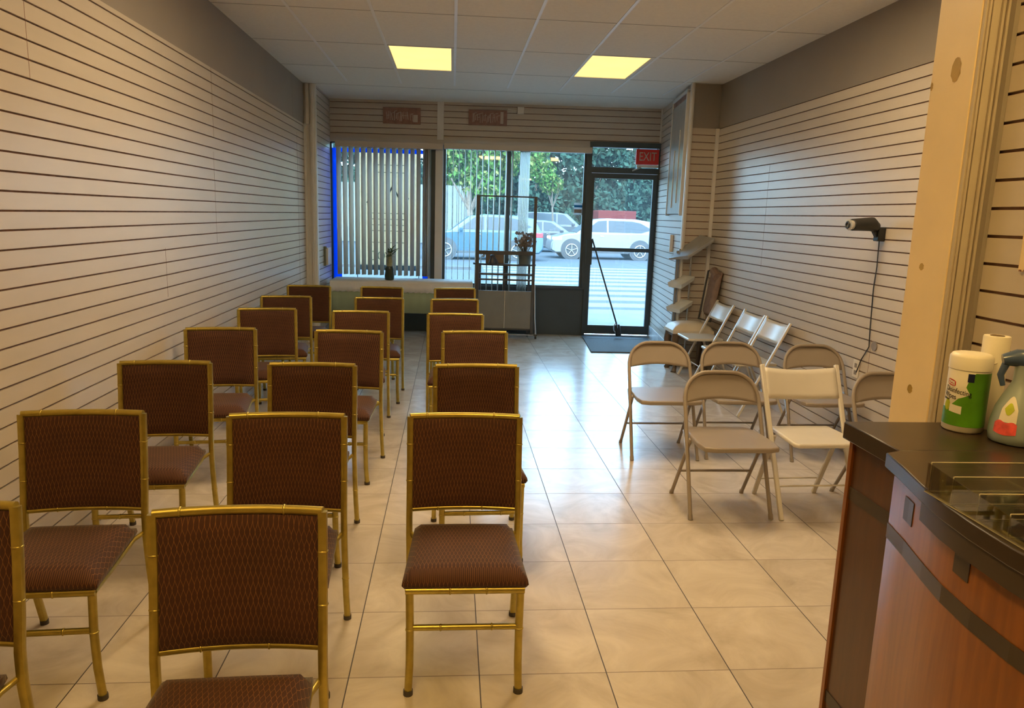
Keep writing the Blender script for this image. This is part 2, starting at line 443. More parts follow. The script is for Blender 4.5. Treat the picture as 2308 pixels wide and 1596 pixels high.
def troffer(li, j, m, label):
    cx, cy = hole[(li, j)]; hx = (LX[li][1]-LX[li][0])/2; hy = .53
    t = thing('ceiling_light', label, 'ceiling light', (cx, cy, CZ), 0, 'recessed ceiling lights')
    b = MB()
    for a in ((-hx-.035, hx+.035, -hy-.022, -hy), (-hx-.035, hx+.035, hy, hy+.022), (-hx-.035, -hx, -hy, hy), (hx, hx+.035, -hy, hy)):
        b.box(*a, -.002, .02)
    b.box(-hx-.035, hx+.035, -hy-.022, hy+.022, .05, .06)
    for a in ((-hx-.004, -hx), (hx, hx+.004)): b.box(a[0], a[1], -hy, hy, .0, .05)
    b.build('frame', M['ceil'], t, smooth=0)
    b = MB(); b.box(-hx, hx, -hy, hy, .004, .012); b.build('diffuser', m, t, smooth=0)
troffer(0, 8, M['lampA'], 'glowing yellow ceiling light panel, left of the two in view')
troffer(1, 8, M['lampA'], 'glowing yellow ceiling light panel, right of the two in view')
for k in ((0, 5), (1, 5), (0, 2), (1, 2)):
    troffer(*k, M['lampC' if k[1] == 5 else 'lampB'], 'warm ceiling light panel nearer the camera than the two in view')

def slatwall(name, T, length, z0, z1, zref, sp=.0762, depth=.05, seams=(), parent=None, gap=.0085, cut=None):
    """front face on local y=0 facing -y; x from 0 to length"""
    b = MB()
    zs = []; k = math.floor((z0-zref)/sp)-1
    while zref+sp*k < z1:
        z = zref+sp*k
        if z > z0+.01: zs.append(z)
        k += 1
    lo = z0
    b.mi = 0
    for z in zs+[z1+gap/2]:
        hi = z-gap/2 if z <= z1 else z1
        if hi-lo > .004: b.box(0, length, 0, .012, lo, hi, T)
        lo = z+gap/2
    b.mi = 1
    b.box(0, length, .0115, depth, z0, z1, T)
    for (x, a, c_) in seams: b.box(x-.0015, x+.0015, -.0006, .001, a, c_, T)
    return struct(name, b, [M['slat'], M['groove']], parent, smooth=0)

def frame_at(x, y, ang): return Matrix.Translation((x, y, 0)) @ Matrix.Rotation(ang, 4, 'Z')
# left wall (faces +X): local x runs from near (-2.2) to far (9.2)... local frame rotated so -y local = +X world
TL = frame_at(XL, -2.2, PI/2)
wl = slatwall('wall_left', TL, 11.42, 0, 2.585, 1.566, seams=[(2.2+5.74, 1.34, 2.0), (2.2+5.76, 2.1, 2.585), (2.2+8.75, .0, 2.45), (2.2+3.36, 2.1, 2.585), (2.2+4.72, 1.05, 1.35)])
b = MB(); b.box(0, 11.42, .002, .06, 2.585, CZ+.02, TL); b.box(2.2+8.55, 2.2+8.553, .0012, .0021, 2.585, CZ, TL); b.build('painted_band', M['taupe'], wl, smooth=0)
# right wall (faces -X)
TR = frame_at(XR, 8.12, -PI/2)
wr = slatwall('wall_right', TR, 5.95, 0, 2.585, 1.6-.0024, seams=[(8.12-6.67, 1.2, 2.13), (8.12-4.75, .6, .85)], sp=.0757)
b = MB(); b.box(0, 5.95, .002, .06, 2.585, CZ+.02, TR); b.build('painted_band', M['taupe'], wr, smooth=0)
# recessed entry: left cheek
b = MB(); b.box(XL-.1, -1.62, 9.2, 9.26, 0, CZ); wa = struct('wall_entry_left', b, M['white'], smooth=0)
slatwall('slat_facing', frame_at(-1.62, 9.25, PI/2), 1.07, 0, CZ, 1.566, parent=wa, depth=.05)
b = MB()
b.box(-1.672, -1.612, 9.17, 9.2, 0, CZ); b.box(-1.655, -1.63, 9.16, 9.175, 0, CZ)
b.box(-1.618, -1.606, 9.19, 9.26, 0, CZ); b.box(-1.72, -1.68, 9.17, 9.2, 2.585, CZ-.0)
b.box(-1.74, -1.715, 9.14, 9.2, 0, 2.585)
struct('trim_1', b, M['white'], bevel=.003, smooth=0)
# right return and angled cheek
wb = slatwall('wall_entry_return', frame_at(2.53, 8.08, 0), .31, 0, 2.585, 1.6, parent=None, depth=.03)
b = MB(); b.box(2.53, XR+.02, 8.082, 8.12, 2.585, CZ); b.build('painted_band', M['taupe'], wb, smooth=0)
b = MB(); b.box(2.505, 2.545, 8.06, 8.1, 0, CZ); b.box(2.51, 2.53, 8.045, 8.065, 0, CZ); b.box(XR-.035, XR, 8.05, 8.08, 0, 2.585)
struct('trim_2', b, M['white'], bevel=.003, smooth=0)
ax, ay, bx_, by_ = 2.525, 8.09, 2.745, 10.02
ang = math.atan2(by_-ay, bx_-ax); ln = math.hypot(bx_-ax, by_-ay)
TC = Matrix.Translation((bx_, by_, 0)) @ Matrix.Rotation(ang+PI, 4, 'Z')
wc = slatwall('wall_entry_right', TC, ln, 0, CZ, 1.6, depth=.06)
b = MB(); b.box(0, ln, -.012, 0, 0, .17, TC); struct('baseboard_right', b, M['marble'], bevel=.002, smooth=0)
b = MB(); b.box(-.01, .02, -.02, 0, 0, CZ, TC); struct('trim_3', b, M['white'], smooth=0)
# glossy framed sheet leaning on the angled cheek
gp = thing('framed_panel', 'tall glossy grey framed sheet on the slatted entry wall above the brochure stand', 'panel')
gp.matrix_world = TC
b = MB()
b.box(1.02, 1.86, -.035, -.028, 1.68, 2.90); b.build('sheet', M['mirror'], gp, smooth=0)
b = MB()
for a in ((1.0, 1.02, 1.66, 2.98), (1.86, 1.885, 1.66, 2.98), (1.0, 1.885, 2.96, 2.99), (1.32, 1.33, 1.75, 2.4), (1.6, 1.607, 1.8, 2.6)):
    b.box(a[0], a[1], -.045, -.002, a[2], a[3])
b.build('frame', M['white'], gp, smooth=0)
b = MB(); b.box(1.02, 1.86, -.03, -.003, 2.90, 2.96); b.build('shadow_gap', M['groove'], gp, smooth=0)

# back of the room and near right
b = MB(); b.box(XL-.1, XR+.1, -2.25, -2.2, 0, CZ); struct('wall_back', b, M['taupe'], smooth=0)
wn = slatwall('wall_near_right', frame_at(1.5, 2.05, -PI/2), 4.25, 0, 3.04, 1.436, depth=.05, seams=[])
b = MB(); b.box(1.46, XR+.1, 2.06, 2.22, 0, CZ); struct('wall_stub', b, M['white'], smooth=0)
# cream jamb and fluted casing
b = MB(); b.box(1.42, 1.46, 2.04, 2.225, 0, CZ)
jm = struct('trim_4', b, M['cream'], bevel=.002, smooth=0)
b = MB()
for (a, c_, d) in ((1.424, 1.430, 2.028), (1.430, 1.436, 2.022), (1.436, 1.441, 2.028), (1.441, 1.462, 2.024), (1.462, 1.467, 2.028), (1.467, 1.474, 2.020), (1.474, 1.480, 2.027), (1.480, 1.487, 2.018)):
    b.box(a, c_, d, 2.045, 0, CZ)
b.build('fluted_casing', mat('darkened_cream_trim', (.50, .43, .34), .45, var=.05), jm, bevel=.0012, smooth=0)  # cream darkened in the colour to offset strong light on this face
b = MB(); b.box(1.487, 1.4995, 2.0, 2.05, 0, CZ); b.build('corner_strip', M['taupe'], jm, smooth=0)
def blob(y, z, ry, rz, m):
    b = MB(); n = 16
    b.add([(1.4192, y+ry*math.cos(2*PI*i/n)*(1+.15*math.sin(3*i)), z+rz*math.sin(2*PI*i/n)) for i in range(n)], [tuple(range(n))]); return b.build('stain', m, jm, smooth=0)
blob(2.115, 2.05, .02, .034, M['stain']); blob(2.155, 1.49, .011, .011, M['stain']); blob(2.135, 1.115, .012, .014, M['stain']); blob(2.218, 2.02, .006, .012, M['stain'])

# ------------------------------------------------------------------ front wall (shop front), built in the wall's own frame
wf = slatwall('wall_front', BW, 4.40, 2.55, CZ+.02, 2.69, sp=.0783, depth=.08)
b = MB(); b.box(-.25, -.002, .0, .08, 0, CZ, BW); b.build('corner_infill', M['white'], wf, smooth=0)
fr = MB(); fr.box(1.41, 1.495, -.014, .01, 2.55, CZ, BW); fr.build('cover_strip', M['white'], wf, smooth=0)
# low wall under the windows
b = MB(); b.box(-.05, 3.44, .0, .07, 0, .66, BW); b.box(-.05, 3.44, -.02, .09, .635, .66, BW)
struct('wall_front_sill', b, M['panel'], bevel=.003, smooth=0)
b = MB(); b.box(0, 3.455, -.02, .06, 2.495, 2.56, BW); struct('trim_5', b, M['slat'], smooth=0)
def win(i, x0, x1, z0=.66, z1=2.5, w=.035, m=None):
    b = MB(); m = m or M['blackm']
    for a in ((x0-w, x0, z0, z1), (x1, x1+w, z0, z1), (x0, x1, z0, z0+.02), (x0, x1, z1-.02, z1)):
        b.box(a[0], a[1], .0, .08, a[2], a[3], BW)
    o = struct('window_%d' % i, b, m, smooth=0)
    b = MB(); b.box(x0, x1, .04, .044, z0+.02, z1-.02, BW); b.build('pane', M['glass'], o, smooth=0)
    return o
w1 = win(1, .02, 1.30, z0=.66, w=.02)
b = MB()
b.box(.015, .13, .030, .033, .66, 2.42, BW); b.box(1.225, 1.302, .030, .033, .66, 2.42, BW); b.box(.13, 1.225, .030, .033, 2.37, 2.42, BW)
b.build('blue_surround', M['blue'], w1, smooth=0)
b = MB(); b.box(1.305, 1.33, -.05, .02, .66, 2.5, BW); b.build('white_edge', M['white'], w1, smooth=0)
w2 = win(2, 1.53, 2.325)
b = MB(); b.box(1.335, 1.395, -.03, .08, .66, 2.5, BW); b.build('post', M['blackm'], w2, smooth=0)
b = MB(); b.box(1.395, 1.495, -.05, .08, .66, 2.5, BW); b.build('post_cover', M['white'], w2, smooth=0)
w3 = win(3, 2.395, 3.37)
# door with transom
b = MB()
for a in ((3.435, 3.47, 0, 2.60), (4.36, 4.40, 0, 2.60), (3.47, 4.36, 2.53, 2.60), (3.47, 4.36, 2.20, 2.272), (3.405, 3.435, .66, 2.5)):
    b.box(a[0], a[1], -.03, .09, a[2], a[3], BW)
dr = struct('door_1', b, M['blackm'], smooth=0)
b = MB(); b.box(3.47, 4.36, .03, .034, 2.272, 2.53, BW); b.build('transom_pane', M['glass'], dr, smooth=0)
b = MB()
for a in ((3.472, 3.515, .03, 2.195), (4.30, 4.358, .03, 2.195), (3.515, 4.30, 2.13, 2.195), (3.515, 4.30, .03, .15)):
    b.box(a[0], a[1], -.01, .04, a[2], a[3], BW)
b.build('door_leaf', M['blackm'], dr, smooth=0)
b = MB(); b.box(3.515, 4.30, .012, .017, .15, 2.13, BW); b.build('pane', M['dglass'], dr, smooth=0)
b = MB(); b.box(3.51, 4.31, -.045, -.02, 1.165, 1.215, BW); b.box(3.53, 3.56, -.03, .01, 1.17, 1.21, BW); b.box(4.26, 4.29, -.03, .01, 1.17, 1.21, BW)
b.build('push_bar', M['blackm'], dr, bevel=.004)
b = MB(); b.box(3.44, 3.525, -.05, -.01, .98, 1.32, BW); b.build('lock_box', M['blackm'], dr, bevel=.006)
b = MB(); b.bar(BW @ Vector((4.00, -.06, 2.235)), BW @ Vector((4.12, -.03, 2.285)), .012, .02); b.build('closer_arm', M['chrome'], dr)
b = MB(); b.box(3.47, 4.36, -.06, .1, 0, .02, BW); b.build('threshold', M['chrome'], dr, smooth=0)

def at_bw(name, label, cat, u, off, z, group=None):
    o = thing(name, label, cat, group=group); o.matrix_world = BW @ Matrix.Translation((u, off, z)); return o
# exit sign
ex = at_bw('exit_sign', 'red exit sign in the window above the door', 'exit sign', 4.205, -.015, 2.42)
b = MB(); b.box(-.155, .15, -.012, .012, -.098, .1); b.build('sign_box', M['red'], ex, bevel=.004)
text('lettering', 'EXIT', .16, M['offw'], ex, (0, -.0135, 0), (PI/2, 0, 0), .0008, .72)
b = MB(); b.box(-.14, .15, -.01, .01, -.138, -.102); b.build('caption_strip', M['plate'], ex)
for hx_ in (-.13, .12):
    b = MB(); b.box(hx_, hx_+.01, -.003, .003, .1, .115); b.build('hanger', M['black'], ex)
# two faded red signs with streaky writing
def redsign(u0, u1, z0, z1, label, seed, corner):
    o = at_bw('red_sign', label, 'sign', (u0+u1)/2, -.012, (z0+z1)/2, 'faded red signs over the windows')
    w, h = (u1-u0)/2, (z1-z0)/2
    b = MB(); b.box(-w, w, -.008, .0115, -h, h); b.build('board', M['dullred'], o, bevel=.002)
    rnd = random.Random(seed); b = MB(); x = -w*.78
    while x < w*.62:
        q = rnd.uniform(-.35, .35); t = rnd.uniform(.005, .010); z0_, z1_ = -h*rnd.uniform(.35, .7), h*rnd.uniform(.2, .55)
        b.bar((x, -.0095, z0_), (x+q*.04, -.0095, z1_), .003, t, up=(1, 0, 0))
        if rnd.random() < .45: b.bar((x, -.0095, z1_), (x+.035, -.0095, z1_+.008), .003, .006)
        if rnd.random() < .3: b.bar((x, -.0095, 0), (x+.03, -.0095, .004), .003, .006)
        x += rnd.uniform(.016, .034)
    b.build('white_strokes', M['offw'], o, smooth=0)
    b = MB(); b.box(*corner, -.0105, -.0078, -h*.75, h*.15 if seed == 3 else h*.8); b.build('pale_patch', M['offw'], o, smooth=0)
redsign(.70, 1.19, 2.745, 2.95, 'faded red sign with white strokes, left of the cover strip', 3, (.15, .21))
redsign(1.82, 2.325, 2.76, 2.955, 'faded red sign with white strokes beside the small white box', 5, (.165, .205))
sb = at_bw('junction_box', 'small white box on the slats right of the second red sign', 'junction box', 2.503, 0, 2.962)
b = MB(); b.box(-.045, .045, -.035, -.001, -.045, .045); b.build('housing', M['plate'], sb, bevel=.008)
b = MB(); b.tube([(-.045, -.01, 0), (-.17, -.01, .012)], .004, 6); b.build('cable', M['plate'], sb)
b = MB(); b.box(-.05, -.044, -.03, -.002, -.03, .04); b.build('side_lid', M['knob'], sb)
# banner outside the left window
pb = at_bw('window_banner', 'cream banner standing outside the blue framed window behind the blinds', 'banner', .72, .32, 1.3)
b = MB(); b.box(-.43, .42, -.006, .006, -.43, 1.12); b.build('banner_sheet', M['poster'], pb)
b = MB(); b.box(-.44, -.43, -.012, .012, -1.3, 1.14); b.box(.42, .43, -.012, .012, -1.3, 1.14); b.box(-.44, .43, -.012, .012, 1.11, 1.2); b.box(-.44, .43, -.012, .012, -.5, -.43)
b.build('banner_frame', M['blackm'], pb)
b = MB()
for k, z in enumerate((.93, .83, .28, .2, .12, .04, -.12)): b.box(-.2 if k < 2 else -.24, .22, -.0085, -.006, z, z+.008)
b.bar((-.02, -.007, .5), (.06, -.007, .66), .003, .02, up=(1, 0, 0)); b.bar((.14, -.007, .5), (.06, -.007, .66), .003, .02, up=(1, 0, 0))
b.bar((-.3, -.007, .42), (-.25, -.007, .5), .003, .015, up=(1, 0, 0)); b.bar((.24, -.007, .42), (.28, -.007, .5), .003, .015, up=(1, 0, 0))
b.build('printed_lines', M['ink'], pb, smooth=0)
b = MB()
for x in (-.22, -.1): b.tube([(x+.045*math.cos(a), -.008, -.3+.06*math.sin(a)) for a in [2*PI*i/20 for i in range(20)]], .006, 6, closed=True)
b.build('printed_rings', M['leaf'], pb)

# vertical blinds: a headrail and slats
def blind(label, u0, u1, slats, z0, z1, name='vertical_blind'):
    o = at_bw(name, label, 'blind', u0, -.12, 0, 'vertical blinds of the shop front')
    b = MB(); b.box(0, u1-u0, -.05, .05, z1, z1+.075); b.build('headrail', M['slat'], o, bevel=.003)
    for (u, ang, w) in slats:
        b = MB(); T = Matrix.Translation((u-u0, 0, 0)) @ Matrix.Rotation(ang, 4, 'Z')
        n = 4
        pts = [(-w/2+w*i/n, .004*math.sin(PI*i/n)) for i in range(n+1)]
        b.add([T @ Vector((x, y, z)) for z in (z0, z1) for x, y in pts], [(i, i+1, n+2+i, n+1+i) for i in range(n)])
        b.build('blind_slat', M['blind'], o, solid=.0012)
    return o
A = math.radians
s1 = [(.135+.0805*k, A(59), .089) for k in range(14)]+[(1.255+.022*k, A(72), .089) for k in range(4)]
blind('vertical blind with half open slats before the blue framed window', .10, 1.50, s1, .765, 2.425)
s2 = [(1.56+.0775*k, A(94.5+.9*k), .089) for k in range(12)]+[(2.52+.019*k, A(78), .089) for k in range(7)]
blind('vertical blind turned edge on before the middle windows', 1.515, 3.45, s2, .55, 2.435)

# brace pole, doormat
br = thing('door_brace', 'thin black pole leaning from the lock down to the doormat', 'pole')
b = MB(); b.tube([(1.88, 9.98, 1.33), (2.25, 9.78, .15)], .011, 8); b.build('pole', M['black'], br)
b = MB(); b.bar((2.235, 9.785, .20), (2.265, 9.772, .045), .075, .045, up=(0, 1, 0)); b.build('rubber_foot', M['black'], br, bevel=.012)
b = MB(); b.tube([(2.215+.028*math.cos(a), 9.765, .16+.055*math.sin(a)) for a in [2*PI*i/14 for i in range(14)]], .007, 6, closed=True); b.build('foot_loop', M['chrome'], br)
b = MB(); b.add([(1.80, 9.98, .002), (1.70, 8.75, .002), (2.5, 8.74, .002), (2.70, 9.9, .002)]+[(1.80, 9.98, .014), (1.70, 8.75, .014), (2.5, 8.74, .014), (2.70, 9.9, .014)], [(3, 2, 1, 0), (4, 5, 6, 7), (0, 1, 5, 4), (1, 2, 6, 5), (2, 3, 7, 6), (3, 0, 4, 7)])
dm = b.build('doormat', M['mat_'], bevel=.004); tag(dm, 'large charcoal doormat on the tiles inside the glass door', 'doormat')
b = MB(); b.add([(1.79, 9.97, .014), (1.775, 9.78, .014), (2.66, 9.72, .014), (2.69, 9.89, .014)]+[(1.79, 9.97, .017), (1.775, 9.78, .017), (2.66, 9.72, .017), (2.69, 9.89, .017)], [(3, 2, 1, 0), (4, 5, 6, 7), (0, 1, 5, 4), (1, 2, 6, 5), (2, 3, 7, 6), (3, 0, 4, 7)])
b.build('dark_band', M['panel'], dm)  # darker band across the door end of the mat

# ------------------------------------------------------------------ long table with cloths
tx0, tx1, ty0, ty1, tz = -1.50, .26, 9.42, 9.98, .735
tt = thing('folding_table', 'long table along the left windows under white and green cloths', 'table', ((tx0+tx1)/2, (ty0+ty1)/2, 0))
hx, hy = (tx1-tx0)/2, (ty1-ty0)/2
b = MB(); b.box(-hx+.01, hx-.01, -hy+.01, hy-.01, tz-.03, tz); b.build('tabletop', M['white'], tt, bevel=.003)
for sx in (-1, 1):
    for sy in (-1, 1):
        b = MB(); b.tube([(sx*(hx-.15), sy*(hy-.08), 0), (sx*(hx-.15), sy*(hy-.08), tz-.03)], .014, 8); b.build('leg', M['greyp'], tt)
def drape(zb, off, fold, hem=0., front=True):
    b = MB(); n = 120
    P = [(-hx-off, hy+off), (-hx-off, -hy-off), (hx+off, -hy-off), (hx+off, hy+off)]
    path = []
    L_ = [0]
    for i in range(3):
        L_.append(L_[-1]+math.dist(P[i], P[i+1]))
    for i in range(n+1):
        d = L_[-1]*i/n
        for k in range(3):
            if d <= L_[k+1]+1e-9: break
        t = (d-L_[k])/(L_[k+1]-L_[k]); path.append((P[k][0]*(1-t)+P[k+1][0]*t, P[k][1]*(1-t)+P[k+1][1]*t, d, k))
    zt = tz+.003+off*.3
    rows = [zt, zt-.02, (zt+zb)/2, zb]
    vs = []
    for j, z in enumerate(rows):
        for (x, y, d, k) in path:
            w = fold*math.sin(d*23)*(j/3)+fold*.6*math.sin(d*41+1)*(j/3)
            nx, ny = ((-1, 0), (0, -1), (1, 0))[k]
            zz = z+(hem*math.sin(d*90) if j == 3 else 0)
            vs.append((x+nx*abs(w), y+ny*abs(w), zz))
    m = n+1
    b.add(vs, [(j*m+i, j*m+i+1, (j+1)*m+i+1, (j+1)*m+i) for j in range(3) for i in range(n)])
    b.add([(-hx-off, hy+off, zt), (-hx-off, -hy-off, zt), (hx+off, -hy-off, zt), (hx+off, hy+off, zt)], [(0, 1, 2, 3)])
    return b
o = drape(.35, .004, .006).build('green_tablecloth', M['green'], solid=.002); o.location = tt.location; tag(o, 'sage green cloth hanging below the white cloth on the long table', 'tablecloth')
o = drape(.612, .013, .004, .006).build('white_tablecloth', M['cloth'], solid=.002); o.location = tt.location; tag(o, 'white cloth with a lacy hem over the long table', 'tablecloth')
tt['label'] = 'long table along the left windows under white and green cloths'
# potted bamboo
tp = .7445
pl = thing('potted_bamboo', 'small leafy bamboo in a dark ribbed vase on the white tablecloth', 'houseplant', (-.79, 9.62, tp)); pl.scale = (1.15, 1.15, 1.12)
b = MB(); b.lathe([(.034, 0), (.05, .01), (.054, .05), (.046, .1), (.05, .13), (.04, .16), (.036, .155)], 20); b.build('vase', M['vase'], pl)
b = MB(); b.tube([(0, 0, .14), (.01, 0, .2), (.004, 0, .26), (.012, 0, .31)], [.03, .026, .028, .02], 8); b.tube([(-.02, .01, .13), (-.018, .01, .28)], .012, 6)
b.build('stem', mat('pale_bamboo_stem', (.35, .36, .22), .5, var=.2, vscale=30), pl)
b = MB(); rnd = random.Random(4)
for k in range(46):
    a = rnd.uniform(0, 2*PI); e = rnd.uniform(.1, 1.2); l = rnd.uniform(.05, .13)
    base = Vector((rnd.uniform(-.02, .03), rnd.uniform(-.02, .02), rnd.uniform(.24, .34)))
    d = Vector((math.cos(a)*math.cos(e), math.sin(a)*math.cos(e), math.sin(e))); sd = d.cross(Vector((0, 0, 1))).normalized()*.011
    mid = base+d*l*.5+Vector((0, 0, .008)); tip = base+d*l-Vector((0, 0, .008))
    b.add([base, mid-sd, tip, mid+sd], [(0, 1, 2, 3)])
b.build('foliage', M['leaf'], pl, smooth=0)
# electrical box on the left entry wall
eb = thing('intercom_box', 'white wall box with a dark side on the slats beside the blue window surround', 'wall box', (-1.619, 9.83, 1.02))
b = MB(); b.box(0, .045, -.11, .14, -.11, .11); b.build('housing', M['plate'], eb, bevel=.004)
b = MB(); b.box(0, .02, -.15, -.112, -.12, .11); b.box(.0, .03, -.16, -.115, .1, .13); b.build('dark_bracket', mat('olive_bracket', (.16, .17, .11), .6, var=.2), eb, bevel=.003)

# ------------------------------------------------------------------ rolling rack and the things behind it
rk = thing('rolling_rack', 'tall dark framed rack on casters with a grey lower panel, before the middle window', 'rack', (.70, 9.72, 0), TH)
b = MB(); W2 = .39
b.box(-W2, -W2+.045, -.015, .015, .07, 1.85); b.box(W2-.04, W2, -.015, .015, .07, 1.85)
b.box(-W2, W2, -.013, .013, 1.835, 1.853); b.build('upright_frame', M['darkm'], rk, bevel=.003)
b = MB(); b.box(-W2+.045, W2-.04, -.008, .008, .135, .63); b.build('lower_panel', M['greyp'], rk)
b = MB(); b.box(.0, .008, -.011, -.008, .135, .63); b.build('panel_seam', M['chrome'], rk, smooth=0)
b = MB()
for z, h in ((1.125, .05), (.845, .026), (.775, .022), (.125, .022)): b.box(-W2+.045, W2-.04, -.012, .012, z-h/2, z+h/2)
b.build('cross_rail', M['darkm'], rk, bevel=.002)
for sx in (-1, 1):
    b = MB(); b.tube([(sx*W2, 0, .72), (sx*(W2+.015), 0, .3), (sx*(W2+.035), 0, .05)], .012, 8); b.build('outer_leg', M['chrome'], rk)
b = MB(); b.tube([(-W2, 0, .05), (W2, 0, .05)], .009, 8); b.build('base_bar', M['chrome'], rk)
for sx in (-1, 1):
    b = MB(); b.tube([(sx*(W2+.035)-.012, 0, .028), (sx*(W2+.035)+.012, 0, .028)], .027, 14); b.box(sx*(W2+.035)-.02, sx*(W2+.035)+.02, -.02, .02, .045, .062); b.build('caster', M['black'], rk)
# half-round console table behind
ct = thing('console_table', 'small dark table with a curved top just behind the rolling rack', 'table', (.70, 9.86, 0), TH)
b = MB(); n = 20; b.prism([(-.42, .10)]+[(-.42+.84*i/n, .10-.17*math.sin(PI*i/n)**.5) for i in range(n+1)]+[(.42, .10)], .95, .975); b.build('tabletop', M['darkm'], ct, bevel=.004)
for sx in (-1, 1):
    b = MB(); b.bar((sx*.33, .07, 0), (sx*.33, .07, .95), .03, .03, up=(0, 1, 0)); b.build('leg', M['darkm'], ct)
b = MB(); b.bar((.0, .07, 0), (.0, .07, .95), .035, .03, up=(0, 1, 0)); b.build('leg', M['darkm'], ct)
b = MB(); b.box(-.33, .33, .06, .085, .82, .845); b.build('rail', M['darkm'], ct)
bx = thing('cardboard_box', 'open cardboard box on the curved table behind the rack', 'box', (.56, 9.885, .975), TH)
b = MB(); b.box(-.11, .13, 0, .004, 0, .15); b.box(-.11, .13, .08, .084, 0, .15); b.box(-.11, -.106, 0, .08, 0, .15); b.box(.126, .13, 0, .08, 0, .15); b.box(-.11, .13, 0, .08, 0, .004)
b.build('carton', M['card'], bx, smooth=0)
b = MB(); b.bar((-.11, 0, .15), (-.15, -.02, .08), .08, .003); b.build('flap', M['card'], bx)
fg = thing('dark_figurine', 'small dark statuette in front of the cardboard box', 'figurine', (.535, 9.815, .975), TH)
b = MB(); b.lathe([(.045, 0), (.05, .02), (.035, .06), (.028, .09), (.034, .105), (.02, .12), (.004, .125)], 14); b.build('body', M['darkm'], fg)
b = MB(); b.tube([(.02, 0, .08), (.05, 0, .04), (.07, 0, .0)], [.014, .016, .012], 6); b.build('arm', M['darkm'], fg)
fp = thing('flower_pot', 'grey pot of dried flowers on the right of the curved table', 'flower pot', (.965, 9.85, .975), TH)
b = MB(); b.lathe([(.075, 0), (.08, .01), (.09, .12), (.10, .16), (.085, .17), (.08, .14)], 20); b.build('pot', mat('grey_green_pot', (.17, .19, .17), .5, var=.15), fp)
b = MB(); rnd = random.Random(9)
for k in range(60):
    a = rnd.uniform(0, 2*PI); r = rnd.uniform(.02, .15); h = rnd.uniform(.26, .40)
    p1 = Vector((math.cos(a)*r, math.sin(a)*r*.4, h)); b.tube([(0, 0, .1), p1*.6+Vector((0, 0, .04)), p1], .0025, 4)
b.build('stems', mat('dry_stems', (.16, .15, .11), .8, var=.3), fp)
b = MB()
for k in range(70):
    a = rnd.uniform(0, 2*PI); r = rnd.uniform(.0, .14); h = rnd.uniform(.24, .41); q = rnd.uniform(.014, .028)
    b.lathe([(.001, -q), (q*.8, -q*.5), (q, 0), (q*.7, q*.6), (.001, q)], 6, (math.cos(a)*r, math.sin(a)*r*.4, h))
tag(b.build('flower_heads', mat('faded_flowers', (.34, .29, .27), .8, var=.35, vscale=30), fp), kind='stuff')

